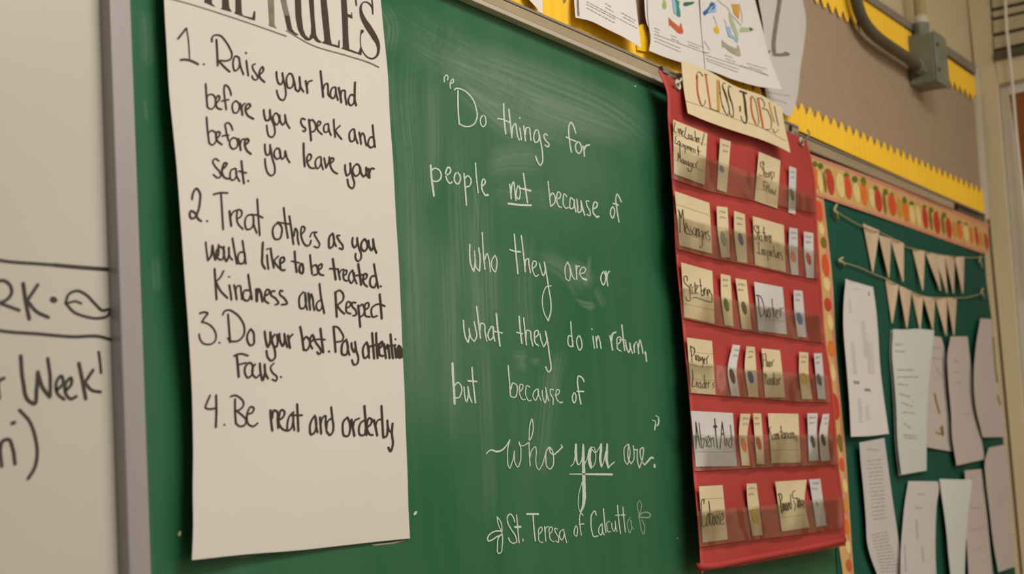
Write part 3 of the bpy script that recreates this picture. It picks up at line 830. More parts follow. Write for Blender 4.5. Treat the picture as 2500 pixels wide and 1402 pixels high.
pF = paper(R7, [(203,282),(215,450),(235,650),(262,1000),(268,1130),(300,1260),(352,1402),(430,1650)], [(415,243),(440,430),(465,620),(490,800),(520,1000),(555,1240),(590,1402),(640,1650)], bow(.010,.003), 'paper2', 'typed page at lower left of the green board with dense lines of text', group=G)
textlines(pF, R7, [(275,340,375,345)]+[(270+i*3+8*(i%2), 440+i*33, 390+i*3, 425+i*33) for i in range(0, 16)]+[(310+i*7, 1070+i*26, 440+i*9, 1040+i*28) for i in range(0, 13)], 'print', 5)
pG = paper(R7, [(620,610),(590,800),(570,1000),(556,1200),(553,1402),(555,1650)], [(872,612),(880,660),(862,800),(852,1000),(850,1200),(858,1402),(870,1650)], lambda u, v: .016+.010*u+.012*(1-u)*v, 'paper2', 'plain whitish page in the bottom row beside the typed page', group=G)
textlines(pG, R7, [(700,720,760,725),(680,835,740,840),(690,940,700,1100),(740,1180,750,1300),(590,1150,600,1380)], 'print2', 8)
pI = paper(R7, [(1100,520),(1108,700),(1110,1000),(1122,1200),(1132,1402),(1140,1650)], [(1245,508),(1262,620),(1290,900),(1308,1100),(1338,1402),(1360,1650)], bow(.010,.002), 'paperp', 'brownish grey page in the bottom row, between the curled page and the last page', group=G)
textlines(pI, R7, [(1160,570,1170,640),(1150,840,1240,835),(1150,1030,1260,1000),(1160,1210,1270,1160)], 'print2', 7)
pH = paper(R7, [(885,592),(898,700),(920,850),(945,1050),(962,1250),(978,1402),(1000,1650)], [(1168,600),(1150,720),(1130,850),(1115,1050),(1104,1250),(1100,1402),(1090,1650)], lambda u, v: .020+.022*u*(1-v)+.004*v, 'paperg', 'blank pale page with its top corner curling out, bottom row', group=G)
pJ = paper(R7, [(1305,325),(1272,440),(1280,600),(1310,850),(1345,1150),(1385,1388)], [(1432,300),(1458,400),(1475,600),(1492,850),(1512,1150),(1530,1338)], bow(.010,.003), 'paperp', 'greyish page at the far right end of the bottom row', group=G)
# ------------------------------------------------------------------ papers pinned above the chalkboard
Z7 = (1180, 0, .2); Z8 = (1560, 0, 420/2495)
hp0 = lambda u, v: .015+.006*v
s = paper(Z7, [(330,-380),(440,-200),(580,20),(600,40)], [(722,-400),(722,-200),(722,20),(722,162)], hp0, 'paper', 'corner of a white page over the yellow border, leftmost above the rail', B=[(600,40),(650,95),(700,156),(722,162)])
u2 = paper(Z7, [(1090,-420),(1105,-200),(1110,20),(1125,215)], [(1830,-400),(1845,-150),(1862,20),(1900,350),(1925,585)], lambda u, v: .016+.010*v+.006*u, 'paper', 'white worksheet with printed lines, left of the coloured drawings', T=[(1090,-420),(1450,-300),(1830,-400)], B=[(1125,215),(1290,250),(1500,350),(1760,480),(1925,585)])
textlines(u2, Z7, [(1265,20,1880,345),(1260,50,1620,235),(1262,95,1610,280),(1490,40,1560,85),(1495,90,1590,145),(1690,155,1860,250),(1710,205,1840,275)], 'print', 6)
write('border_rule', [(Z7, '22: 1155,-100 1155,30 1165,185')], u2.h, M['greyink'], u2.o, lift=.0006)
wr = M['wpipe']
u4 = paper(Z8, [(1700,-300),(1740,30),(1790,300),(1830,1000),(1845,1385),(1900,1550)], [(2330,-300),(2380,30),(2420,230),(2400,600),(2340,1000),(2280,1480),(2210,1680)],
           lambda u, v: .0145+.014*u, 'paper2', 'curled grey-white page with a thick dark letter, behind the drawings', T=[(1700,-300),(2330,-300)], B=[(1900,1550),(2060,1600),(2130,1670),(2210,1680)])
write('painted_letter', [(Z8, '60: 2050,-60 2035,60 2005,250 1975,450 1955,650 1960,760;44: 1960,790 2030,795 2110,790 2170,785;56: 2120,775 2150,785;30: 1880,760 1900,740 ')], u4.h, M['greyink'], u4.o, lift=.0006)
textlines(u4, Z8, [(1850,1330,2180,1390),(1950,1430,2150,1500)], 'print2', 8)
hA = lambda u, v: .018+.006*v
u3 = paper(Z8, [(60,-300),(80,30),(105,300),(170,520),(165,620),(145,735)], [(850,-300),(870,30),(895,400),(930,760),(955,1008)], hA, 'paper', 'white worksheet with a red-brown boot and green leaf drawing', B=[(145,735),(380,830),(610,905),(780,955),(955,1008)])
textlines(u3, Z8, [(220,400,305,440),(225,445,290,480),(225,495,1020,790),(230,545,600,700),(235,595,610,755),(465,510,545,545),(475,560,585,605),(710,600,940,690),(720,645,880,705),(930,720,945,760)], 'print', 8)
write('border_rule', [(Z8, '8: 120,-100 125,200 150,450 160,600')], u3.h, M['greyink'], u3.o, lift=.0005)
for nm, c, pl in [('drawn_boot','rust',['430,250 500,320 590,390 602,335 615,335 625,390 648,455 632,490 575,482 500,410 450,358 438,395']), ('drawn_leaf','lime',['360,-20 395,30 400,95 388,130 350,118 340,80']),
                  ('drawn_leaf','teal2',['520,-20 590,20 585,90 600,170 605,240 575,245 550,225 550,160 535,80']), ('drawn_leaf','lblue',['480,-20 530,20 545,140 545,215 505,190 490,90']), ('drawn_leaf','dteal',['640,70 660,30 810,25 790,55 700,85 660,85'])]:
    poly(nm, Z8, pl, u3.h, M[c], u3.o, lift=.0006)
u5 = paper(Z8, [(868,-300),(888,30),(905,400),(940,760),(965,1006)], [(1600,-300),(1690,30),(1790,420),(1880,780),(1960,1010),(2072,1292)], lambda u, v: .022+.016*v*u+.004*u, 'paper', 'large white worksheet with blue, yellow and grey boot drawings, corner curling', B=[(965,1006),(1130,1060),(1300,1130),(1520,1200),(1760,1260),(1930,1280),(2072,1292)])
textlines(u5, Z8, [(950,760,1020,765),(970,800,1860,1080),(975,845,1440,1000),(990,880,1430,1045),(1250,795,1360,840),(1265,850,1400,900),(1560,915,1850,1000),(1590,965,1790,1030),(1480,950,1880,1100),(950,600,1030,725)], 'print', 8)
for nm, c, pl in [('drawn_splash','lblue',['1100,20 1125,100 1120,170 1070,180 1010,190 1000,160']), ('drawn_splash','blue',['1060,25 1100,60 1095,120 1050,150 1000,190 955,225 930,195 935,170 985,130 1020,90 1030,50']),
                  ('drawn_boot','taupe',['1200,580 1290,650 1420,710 1432,640 1460,700 1480,810 1440,815 1330,760 1240,680 1208,690']), ('drawn_boot','lblue',['1255,370 1330,400 1340,490 1400,540 1440,590 1430,625 1370,560 1300,530']),
                  ('drawn_boot','sage',['1300,180 1345,230 1400,380 1440,470 1440,590 1400,520 1340,380 1310,280']), ('drawn_drop','yel',['1130,370 1165,430 1160,490 1120,480 1082,435 1095,395']),
                  ('drawn_drop','ocr',['1340,60 1440,60 1460,140 1450,280 1380,200']), ('drawn_arrow','sage',['1480,395 1600,400 1605,385 1665,430 1610,455 1480,465 1455,450']), ('drawn_arrow','dgrey',['1610,395 1665,430 1615,450 1600,420'])]:
    poly(nm, Z8, pl, u5.h, M[c], u5.o, lift=.0006+.0001*(c in ('blue','dgrey','lblue')))
write('drawn_stem', [(Z8, '14: 1080,230 1110,300 1135,380;14: 1110,-40 1200,50 1280,110 1340,210 1420,300 1480,370;10: 1240,280 1270,360;12: 1455,60 1490,200 1500,330')], u5.h, M['sage'], u5.o, lift=.0005)
# ------------------------------------------------------------------ pocket chart
ch = empty('pocket_chart', P(1850, 1390, -.02)); tag(ch, 'red nylon pocket chart with six clear pockets of job cards', 'pocket chart')
CL = [(1608.6,174),(1618,195),(1625.7,214),(1631,288),(1637,368),(1641,440),(1645,490),(1650,611),(1660,720),(1670,830),(1681,940),(1687,1017),(1693,1149),(1702,1251),(1709,1350),(1712,1397)]
CR = [(1968,340),(1979.5,382),(1988,425),(1994,510),(1996,560),(2006,700),(2016.6,840),(2027,905),(2036,980),(2044,1090),(2048,1136),(2061,1240),(2065,1332)]
def hC(u, v):
    return .034+.007*math.sin(v*9+u*2)*.35+.006*v+.0018*math.sin(u*11+v*5)+.0012*math.sin(v*38+u*6)+.0010*math.sin(u*23+v*17)+.0006*math.sin(u*51-v*29)
cp = sheet('fabric_panel', CL, CR, hC, M['fabric'], T=[(1608.6,174),(1700,222),(1800,268),(1900,312),(1968,340)], B=[(1712,1397),(1730,1391),(1800,1383),(1900,1364),(2000,1345),(2065,1332)], nu=40, nv=90, parent=ch, thick=.0012)
hc = cp.h
# bottom hem with rod, stitched bands between pockets
hem = []
for x, y in [(1706,1384),(1750,1381),(1820,1367),(1900,1352),(1980,1337),(2060,1319)]: hem.append(P(x, y, -hc(x, y)-.001))
tube('hem_rod', smooth_path(hem, 6), .005, M['fabric'], ch, n=12)
prow = [([(1643,352),(1723,382),(1830,420),(1945,462),(1987,477)], [(1645,437),(1720,463),(1805,482),(1900,502),(1993,521)]),
        ([(1649,524),(1720,545),(1800,562),(1917,594),(1999,614)], [(1656,608),(1740,630),(1834,648),(1920,668),(2000,682)]),
        ([(1663,700),(1754,723),(1845,743),(1930,757),(2005,766)], [(1668,777),(1750,795),(1840,811),(1930,826),(2012,838)]),
        ([(1676,880),(1740,890),(1811,900),(1910,908),(2022,916)], [(1684,960),(1760,966),(1850,972),(1940,980),(2026,983)]),
        ([(1689,1061),(1780,1062),(1880,1062),(1960,1061),(2040,1060)], [(1697,1150),(1780,1146),(1880,1141),(1960,1138),(2046,1134)]),
        ([(1703,1249),(1780,1241),(1880,1233),(1960,1224),(2055,1212)], [(1709,1336),(1790,1324),(1880,1314),(1960,1304),(2060,1288)])]
for i, (T, Bt) in enumerate(prow):
    L = [T[0], ((T[0][0]+Bt[0][0])/2, (T[0][1]+Bt[0][1])/2), Bt[0]]; R = [T[-1], ((T[-1][0]+Bt[-1][0])/2, (T[-1][1]+Bt[-1][1])/2), Bt[-1]]
    xs = [p[0] for p in T+Bt]; ys = [p[1] for p in T+Bt]
    ax, bx, ay, by = min(xs), max(xs), min(ys), max(ys)
    def hpk(u, v, ax=ax, bx=bx, ay=ay, by=by, i=i):
        x = lerp(ax, bx, u); y = lerp(ay, by, v)
        return hc(x, y)+.0062+.0014*math.sin(u*17+i*2)*math.sin(v*4+i)+.0008*math.sin(u*41+i)
    sheet('clear_pocket', L, R, hpk, M['film'], T=T, B=Bt, nu=48, nv=12, parent=ch, thick=0)
    write('pocket_seam', [(FU, '3: '+' '.join('%g,%g' % (p[0], p[1]-1) for p in Bt))], hc, M['crim'], ch, lift=.0018, seg=8)
write('side_binding', [(FU, '7: '+' '.join('%g,%g' % (x+3, y) for x, y in CL))], hc, M['fabric2'], ch, lift=.0006, seg=8)
write('side_binding', [(FU, '5: '+' '.join('%g,%g' % (x-2, y) for x, y in CR))], hc, M['fabric2'], ch, lift=.0006, seg=8)
# grommets and hooks
def ring(name, c, r, rr, ax, m, parent, n=20, k=8):
    vs = []; fs = []; ax = Vector(ax).normalized(); u = ax.orthogonal().normalized(); w = ax.cross(u)
    for i in range(n):
        a = 2*math.pi*i/n; d = u*math.cos(a)+w*math.sin(a)
        for j in range(k):
            b = 2*math.pi*j/k; vs.append(Vector(c)+d*(r+rr*math.cos(b))+ax*rr*math.sin(b))
    for i in range(n):
        for j in range(k): fs.append((i*k+j, i*k+(j+1) % k, ((i+1) % n)*k+(j+1) % k, ((i+1) % n)*k+j))
    return mk(name, vs, fs, m, parent, smooth=True)
for (x, y) in [(1655, 207), (1957, 346)]:
    g = P(x, y, -hc(x, y)-.002); ring('grommet', g, .006, .002, (0,-1,.1), M['alu2'], ch)
for (x, y, lab) in [(1652, 190, 'pale ring hook holding the left top corner of the red chart'), (1962, 330, 'dull clip holding the right top corner of the red chart')]:
    e = empty('hanging_hook', P(x, y, -.03)); tag(e, lab, 'hook')
    tube('hook_wire', smooth_path([P(x+10, y-12, -.022), P(x+14, y-4, -.034), P(x+8, y+8, -.045), P(x-3, y+14, -.045), P(x-4, y+24, -.038)], 6), .0014, M['alu2'] if x < 1800 else M['grey'], e)
    if x < 1800: prism('hook_plate', [(x+8,y-12), (x+12,y-10), (x+12,y-2), (x+8,y-4)], -.030, -.0235, M['grey'], e)
for x, y, lab in [(1617, 168, 'small dark pin hook at the end of the dark rail groove'), (1933, 312, 'small dark pin hook near the right corner of the red chart')]:
    o = prism('pin_hook', [(x-1.6,y-7), (x+1.6,y-6), (x+1.6,y+8), (x-1.6,y+7)], -.0235, -.0205, M['dark']); tag(o, lab, 'hook')
c = prism('coat_clip', [(1620,171), (1627,168), (1636,177), (1635,182), (1620,176)], -.0235, -.021, M['grey'])
tag(c, 'grey metal clip on the rail by the left corner of the red chart', 'clip')
# cards in the pockets
T1=(1630,280,K2);T2=(1640,460,K2);T3=(1650,640,K2);T4=(1820,340,K2);T5=(1820,520,K2);T6=(1830,680,K2);T7=(1660,810,K2);T8=(1840,840,K2);T9=(1670,990,K2);T10=(1860,1000,K2);T11=(1680,1160,K2);T12=(1870,1150,210/1402)
def card(name, tile, tl, tr, br, bl, m, label, lift=.0022, lm=None, rm=None, cat_='card', group=None, lean=.004):
    q = tp(tile, [tl, tr, br, bl]); L = [q[0], q[3]]; R = [q[1], q[2]]
    if lm: L = [q[0], tp(tile, [lm])[0], q[3]]
    if rm: R = [q[1], tp(tile, [rm])[0], q[2]]
    xs = [p[0] for p in L+R]; ys = [p[1] for p in L+R]; a, b, c, d = min(xs), max(xs), min(ys), max(ys)
    hh = lambda u, v: hc(lerp(a, b, u), lerp(c, d, v))+lift+lean*(1-v)**2
    s = sheet(name, L, R, hh, M[m], nu=6, nv=10, thick=.0003); tag(s.o, label, cat_, group); return s
def scrib(s, tile, txt, m='brownink', w=None, label=None):
    return write('handwriting', [(tile, txt)], s.h, M[m], s.o, label, lift=.0005, seg=2, wmul=.74)
M['brownink'] = mat('brown_black_ink', rgb(72,54,34), .6, .15, 60)
M['fadeink'] = mat('faded_ink', rgb(120,98,66), .6, .15, 60)
GC = 'job title cards in the red chart'; GT = 'narrow name tags in the red chart'
def jc(tile, c4, m, word, row, txt, rules=(), ink='brownink', side='', **kw):
    s = card('index_card', tile, *c4, m, '%s card reading %s in the %s row of the red chart' % ('white' if m == 'wcard' else 'cream', word, row), group=GC, **kw)
    for r in rules: scrib(s, tile, '6: '+r, 'pencil')
    scrib(s, tile, txt, ink); return s
jc(T1, [(95,85),(680,325),(630,1205),(110,1010)], 'manila', 'Line Leader Equipment Manager', 'top', '''16: 130,130 130,300 155,312
14: 178,230 184,312;14: 200,240 206,335;14: 206,285 222,242 236,342;14: 245,322 266,292 256,268 244,310 266,370
16: 315,215 314,400 350,418;14: 355,382 376,350 362,330 352,370 378,422;14: 405,348 386,400 400,432 415,380;14: 415,350 425,440;14: 465,388 444,402 446,442 466,445;16: 468,280 480,400 490,462
14: 500,432 516,402 506,388 496,420 514,472;14: 528,390 540,472;14: 540,425 564,398;16: 630,320 610,410 580,522
14: 160,365 130,382 145,430 130,445 130,482 165,502;14: 205,450 178,462 178,510 202,520;16: 205,450 212,560 215,650;14: 230,478 236,540 256,550 262,500;14: 280,510 285,572;14: 300,520 303,600 303,662;14: 300,530 326,530 326,580 305,592
16: 340,540 345,592;16: 345,562 360,540 368,602;16: 368,570 382,550 392,612;14: 405,602 426,582 412,560 402,590 420,642;14: 440,580 445,642;14: 445,602 462,590 472,662;16: 520,540 525,620 530,702;14: 500,610 562,632
20: 183,650 182,780;18: 188,660 203,740 214,662 222,795;16: 262,760 242,780 246,822 264,820;16: 266,770 275,842;16: 290,780 293,845;16: 293,800 310,790 320,852;16: 352,800 333,820 337,860 356,850;16: 358,800 366,872
16: 402,820 382,840 386,890 406,880;16: 410,820 416,920 396,972 362,962 345,920;16: 430,872 450,850 438,830 428,860 447,912;18: 478,840 490,918;16: 488,870 502,830 522,805''', ['110,330 400,420 670,525', '110,770 400,880 630,975'])
jc(T2, [(50,45),(645,250),(695,1120),(135,975)], 'manila', 'Messengers', 'second', '''16: 118,360 140,500 145,755;20: 125,380 165,515;20: 165,515 190,360;16: 192,370 206,560 222,750
16: 235,692 262,652 250,590 234,640 236,730 266,782;15: 292,640 272,655 310,750 300,792 270,782;15: 338,650 318,668 350,760 345,802 315,792;17: 402,668 370,700 370,780 396,802 412,720;17: 412,690 418,820
17: 430,680 436,822;17: 436,742 456,690 466,832;15: 512,730 486,750 490,820 516,820;15: 522,720 526,900 520,990 495,1022 475,980;15: 545,812 570,782 560,740 540,780 552,862;16: 585,740 592,870;15: 590,790 612,728;16: 640,718 618,760 650,840 650,892 610,880''', ['80,270 350,360 650,465', '120,735 400,830 690,940'])
jc(T3, [(90,5),(625,155),(665,1055),(145,940)], 'manila', 'Secretaries', 'third', '''17: 200,320 180,240 155,240 140,310 165,370 230,430 246,560 235,662 200,662 175,600
15: 240,462 265,432 255,370 240,420 246,520 270,542;15: 300,420 284,450 286,530 312,542;18: 325,350 332,550;16: 332,420 352,380;15: 350,472 376,432 365,400 350,440 360,530 390,542;18: 415,290 430,430 440,582;14: 390,402 446,402
18: 450,480 440,560 465,572 475,470;16: 477,480 482,572;16: 490,440 496,562;15: 496,500 516,440;16: 530,470 536,572;15: 550,542 576,502 560,460 548,500 562,582;15: 600,480 585,500 620,560 622,622;17: 285,622 320,605 380,618 450,642 550,672 622,680 628,635''', ['135,705 350,755 660,825'])
jc(T4, [(230,215),(600,365),(545,1185),(155,1050)], 'manila', 'Sharp Fellow', 'top', '''18: 320,440 302,385 270,390 255,440 290,500 315,580 290,632 235,600;17: 298,398 316,520 332,652;17: 326,590 345,560 355,655;20: 385,580 362,600 366,652 390,640;17: 392,580 402,662;17: 415,555 420,642;16: 420,590 442,560;16: 442,560 450,700;15: 440,570 480,558 492,620 472,662 450,652
16: 312,720 310,872;15: 305,728 370,742;15: 310,792 350,800;15: 350,852 376,830 365,800 350,830 362,902;16: 385,760 396,902;16: 410,780 420,912;18: 442,860 426,890 440,932 456,900 442,860;18: 462,850 480,942;16: 480,942 490,890;16: 490,890 506,962;16: 506,962 522,845''', ['190,840 350,880 560,960'], 'fadeink')
jc(T5, [(125,55),(655,210),(690,1015),(165,890)], 'manila', 'Station Inspectors', 'second', '''18: 205,270 190,220 160,220 155,280 190,330 207,390 180,452 140,430;17: 225,215 232,470;14: 205,332 256,332;15: 272,380 250,400 255,470 273,460;15: 276,390 286,492;17: 315,240 326,482;14: 290,330 346,350
16: 345,380 352,482;15: 370,390 358,440 370,492 386,440 370,390;20: 405,380 416,502;18: 412,430 430,390 442,512;15: 198,500 246,520;16: 225,510 236,692;15: 203,688 262,712;17: 280,620 286,712;17: 286,652 302,620 312,722
15: 347,630 325,650 346,690 334,732;16: 375,640 390,822;15: 378,660 405,650 412,710 386,732;15: 425,702 446,682 435,650 422,690 436,742;15: 477,670 455,690 462,742;17: 485,560 502,762;14: 468,640 522,652;16: 536,680 520,730 536,772 552,720 536,680;18: 565,670 576,782;15: 572,712 592,668;17: 632,680 605,700 636,760 625,822''', ['180,670 400,720 680,800'])
jc(T6, [(80,60),(565,150),(640,960),(150,895)], 'wcard', 'Duster', 'third', '''26: 122,285 155,295;17: 150,290 158,400 172,560 195,662;16: 130,290 180,300 225,390 250,500 245,600 200,662;17: 268,540 275,640 290,662 302,560;17: 302,540 312,652;16: 348,500 325,530 356,610 342,672 318,652
17: 385,350 400,500 426,672;14: 368,520 424,520;17: 455,612 490,572 476,530 455,570 470,672 498,682;18: 520,500 536,662;16: 530,560 552,520 580,495''', ['190,700 400,715 600,735'])
jc(T7, [(120,100),(550,160),(610,1080),(190,1045)], 'manila', 'Prayer Leaders', 'fourth', '''17: 185,240 200,400 210,522;17: 175,250 240,280 256,350 200,425;17: 265,400 272,482;16: 268,432 292,400;17: 312,410 290,440 296,490 316,480;17: 318,415 332,512;17: 345,430 360,500 380,440;17: 385,430 400,540 384,607;16: 410,512 432,482 420,450 408,490 426,552
18: 455,450 466,552;17: 460,482 476,430 494,415;17: 215,650 225,800 225,942 265,930;16: 285,912 306,882 292,850 280,890 302,952;17: 347,860 325,890 336,962 356,940;17: 356,860 367,972;18: 420,740 427,962;17: 418,870 400,890 402,962 426,962;16: 440,922 462,892 450,860 438,900 456,972;17: 485,860 492,962;15: 488,902 512,868;16: 592,868 560,890 587,940 560,962''', ['150,330 350,360 560,385', '175,565 350,590 580,605', '180,800 400,825 600,835'])
jc(T8, [(135,75),(450,110),(540,915),(195,915)], 'manila', 'Floor Monitor', 'fourth', '''17: 160,180 166,392;17: 150,180 205,168 212,240;15: 165,278 212,270;17: 215,200 224,382;20: 245,300 230,340 246,390 258,340 245,300;20: 280,300 268,345 283,397 296,340 280,300;17: 315,300 326,382;16: 320,330 352,268
19: 185,500 202,692;19: 188,500 210,580 216,510;17: 218,510 232,690;18: 258,590 246,640 262,702 276,640 258,590;18: 290,590 298,702;18: 296,632 315,590 322,707;17: 338,600 344,702;17: 345,490 362,702;15: 328,582 384,590;20: 402,600 386,650 402,712 418,650 402,600;18: 432,590 442,702;18: 436,636 450,600 468,578''', [], 'fadeink')
jc(T9, [(115,95),(835,130),(905,1040),(205,1050)], 'wcard', 'Absent Aid', 'fifth', '''17: 200,280 210,450 206,742;17: 205,290 240,500 282,722;15: 200,562 246,520;16: 260,300 282,520 310,732;15: 295,602 330,560 346,640 325,732;15: 387,540 360,560 392,640 385,712;18: 400,652 436,602 420,520 400,570 410,692 446,712
16: 458,550 466,712;16: 466,602 490,550 522,712;20: 528,220 545,450 575,732;56: 520,360 555,362;18: 655,280 640,500 620,742;18: 655,290 690,520 712,692;32: 642,500 672,486;15: 730,560 742,682;14: 722,460 727,463;17: 795,340 810,520 818,702;17: 805,560 776,600 776,700 800,727 818,692''', ['190,790 500,800 870,790'])
jc(T10, [(105,65),(625,75),(665,910),(170,920)], 'manila', 'Sanitarians', 'fifth', '''15: 165,300 140,310 140,380 165,440 178,520;18: 217,420 195,450 200,522 219,500;18: 222,420 232,512;18: 245,410 252,512;18: 252,450 266,410 276,512;16: 290,410 297,502;16: 328,280 342,492;14: 303,380 362,385;18: 377,400 355,430 362,492 379,480;17: 382,400 393,497
17: 405,400 413,497;16: 408,432 427,393;16: 440,400 447,492;18: 482,400 460,430 468,492 486,480;17: 490,400 499,492;18: 515,390 522,492;17: 522,430 540,395 552,502;16: 585,440 575,470 600,500 602,542''', ['160,695 400,695 650,690'], 'brownink')
jc(T11, [(185,195),(590,175),(680,1105),(250,1160)], 'manila', 'Caboose', 'bottom', '''16: 275,490 268,415 245,430 228,560 238,780 262,890 295,870 322,790;17: 347,650 325,740 335,872 356,850;17: 356,655 362,840;18: 355,450 375,620 384,842;18: 384,680 406,660 418,780 402,882
18: 447,690 430,780 446,862 462,780 447,690;18: 492,680 475,770 492,852 508,770 492,680;17: 545,650 520,700 547,790 525,852;17: 560,792 602,742 590,650 565,700 572,842 622,832''', ['210,412 400,402 600,395', '235,655 430,630 620,612'])
jc(T12, [(150,175),(665,145),(710,920),(260,990)], 'manila', 'Board Eraser', 'bottom', '''17: 212,370 238,520 262,692;20: 196,390 235,368 262,430 238,512;16: 240,512 282,560 268,682;19: 292,520 280,590 296,652 310,590 292,520;19: 332,520 318,580 330,652 342,580;18: 342,530 352,642;19: 365,510 372,642;16: 370,560 385,520;16: 400,390 417,622;17: 406,510 385,560 407,622
17: 478,320 440,350 456,450 512,438;17: 450,482 482,560 470,652;18: 512,440 522,602;22: 547,450 530,530 546,592 556,480;18: 556,480 566,602;19: 588,470 570,520 592,572;18: 600,562 627,522 610,480 598,540 622,602''', ['230,760 450,740 690,708'], rm=(630,500))
def nt(tile, c4, m, dot, label, lm=None, rm=None, ring_=None):
    s = card('name_tag', tile, *c4, m, label, lm=lm, rm=rm, cat_='name tag', group=GT, lean=.005)
    (tlx, tly), (trx, try_), _, _ = c4
    H_ = c4[3][1]-tly; W_ = trx-tlx
    st = []
    for r, (ww, a) in enumerate([(.55, .09), (.5, .20)]):
        y0 = tly+(try_-tly)*.4+H_*a; sx = ((lm or c4[3])[0]-tlx)*(.2 if lm else .1)*(a*5)*.5
        x = tlx+W_*(.24+random.uniform(-.04, .08))+sx; xe = x+W_*ww
        pts = []; up = 1
        while x < xe:
            pts.append('%.0f,%.0f' % (x, y0+(try_-tly)*(x-tlx)/W_*.8+up*random.uniform(8, 22))); x += random.uniform(5, 10); up = -up
        if len(pts) > 1: st.append('7: '+' '.join(pts))
    write('small_lettering', [(tile, ';'.join(st))], s.h, M['fadeink'] if m == 'manila' else M['greyink'], s.o, lift=.0005, seg=4)
    if dot:
        cx, cy, rx, ry, c = dot
        o = poly('sticker_dot', tile, [ellipse(cx, cy, rx*1.12, ry*1.08, .22)], s.h, M[c], s.o, lift=.0006); o['label'] = 'round %s sticker' % {'yel':'yellow','crim':'red','coral':'orange','dgrey':'dark grey','char':'brown','navy':'dark blue','grn2':'pale grey-green'}.get(c, c)
    return s
nt(T1, [(900,405),(1080,460),(1010,1335),(845,1280)], 'manila', (930,930,30,60,'violet'), 'cream name tag with a smudged blue dot in the top row')
nt(T2, [(770,305),(955,325),(1000,1185),(850,1185)], 'manila', (893,868,38,118,'grn2'), 'cream name tag with a pale colourless dot in the second row', lm=(785,700))
nt(T2, [(1070,385),(1250,445),(1295,1280),(1120,1250)], 'manila', (1185,870,34,102,'navy'), 'cream name tag with a dark violet dot beside Messengers', lm=(1070,750))
nt(T3, [(770,200),(935,235),(985,1105),(840,1080)], 'manila', (870,730,36,108,'green'), 'cream name tag with a green dot in the third row', lm=(775,560))
nt(T3, [(1020,275),(1210,310),(1300,1160),(1130,1140)], 'manila', (1172,785,36,106,'brown'), 'cream name tag with a brown dot in the third row')
nt(T4, [(750,460),(870,500),(855,1290),(735,1255)], 'wcard', (795,950,32,96,'green'), 'white name tag with an olive green dot in the top row')
nt(T5, [(750,250),(890,270),(905,1065),(785,1055)], 'wcard', (818,745,36,92,'coral'), 'white name tag with an orange dot in the second row', lm=(745,620))
nt(T5, [(1000,315),(1160,345),(1175,1120),(1045,1110)], 'wcard', (1083,785,36,100,'crim'), 'white name tag with a red dot in the second row', lm=(1005,650))
nt(T6, [(755,200),(905,210),(975,1010),(825,1000)], 'wcard', (857,688,42,98,'blue'), 'white name tag with a blue dot beside the white Duster card', lm=(768,560))
nt(T7, [(905,220),(1030,235),(1025,1110),(880,1095)], 'wcard', (900,760,38,122,'brown'), 'curved white name tag with a dark brown dot beside Prayer Leaders', lm=(820,640), rm=(968,660))
nt(T7, [(1140,250),(1280,262),(1345,1120),(1180,1115)], 'manila', (1215,778,40,100,'blue'), 'cream name tag with a blue dot in the fourth row', lm=(1110,600))
nt(T8, [(785,135),(935,150),(1005,945),(830,945)], 'manila', (865,592,46,98,'yel'), 'cream name tag with a yellow dot in the fourth row', lm=(777,480), rm=(940,480))
nt(T8, [(1030,160),(1165,160),(1235,950),(1100,940)], 'wcard', (1125,612,32,98,'dgrey'), 'white name tag with a dark grey dot at the right end of the fourth row')
nt(T9, [(970,140),(1140,145),(1130,1030),(990,1030)], 'manila', (1028,678,36,112,'coral'), 'cream name tag with an orange dot beside Absent Aid', lm=(942,440), rm=(1085,470))
nt(T9, [(1180,135),(1320,140),(1380,1005),(1245,1010)], 'manila', (1285,650,36,106,'crim'), 'cream name tag with a red dot in the fifth row')
nt(T10, [(780,65),(955,65),(975,870),(805,885)], 'wcard', (876,552,31,100,'black'), 'straight white name tag with a black dot in the fifth row', rm=(940,350))
nt(T10, [(1045,80),(1155,75),(1170,875),(1010,885)], 'wcard', (1055,522,30,96,'black'), 'curved white name tag with a black dot at the right end of the fifth row', lm=(985,400), rm=(1128,430))
nt(T11, [(1000,150),(1170,145),(1275,1030),(1105,1050)], 'manila', (1140,705,44,118,'yel'), 'cream name tag with a yellow dot in the bottom row', lm=(1015,450))
nt(T12, [(705,140),(885,130),(985,890),(825,915)], 'wcard', (838,530,16,40,'print2'), 'white name tag with no coloured dot at the right end of the bottom row')
# class jobs banner
B2 = (1650, 150, 300/1829)
hb = lambda u, v: .036+.012*(1-u)*0+.010*v*u+.006*v
bn = sheet('title_card', tp(B2, [(85,-20),(90,100),(100,200),(125,450),(150,600),(180,772)]), tp(B2, [(1590,700),(1600,850),(1640,1060),(1680,1230),(1705,1362)]), lambda u, v: .042+.006*u+.008*v, M['manila'],
           T=tp(B2, [(85,-20),(440,118),(900,375),(1310,520),(1590,700)]), B=tp(B2, [(180,772),(450,885),(900,1045),(1300,1175),(1550,1280),(1705,1362)]), nu=24, nv=10, thick=.0004)
tag(bn.o, 'long cream title card lettered CLASS JOBS across the top of the red chart', 'title card')
def lt(txt, m, lab, l=.0006): write('lettering', [(B2, txt)], bn.h, M[m], bn.o, lab, lift=l, seg=3)
lt('6: 150,590 500,705 900,860 1250,975 1640,1185', 'pencil', None, .0004)
lt('''26: 322,215 320,350 335,500 368,620
22: 448,200 475,400 520,700
24: 1122,545 1125,680 1150,820 1192,930
28: 1225,555 1260,750 1302,990''', 'rust', 'rust coloured letter strokes')
lt('36: 625,282 630,450 642,735;20: 1400,655 1430,780 1472,900', 'ocr', 'ochre letter strokes')
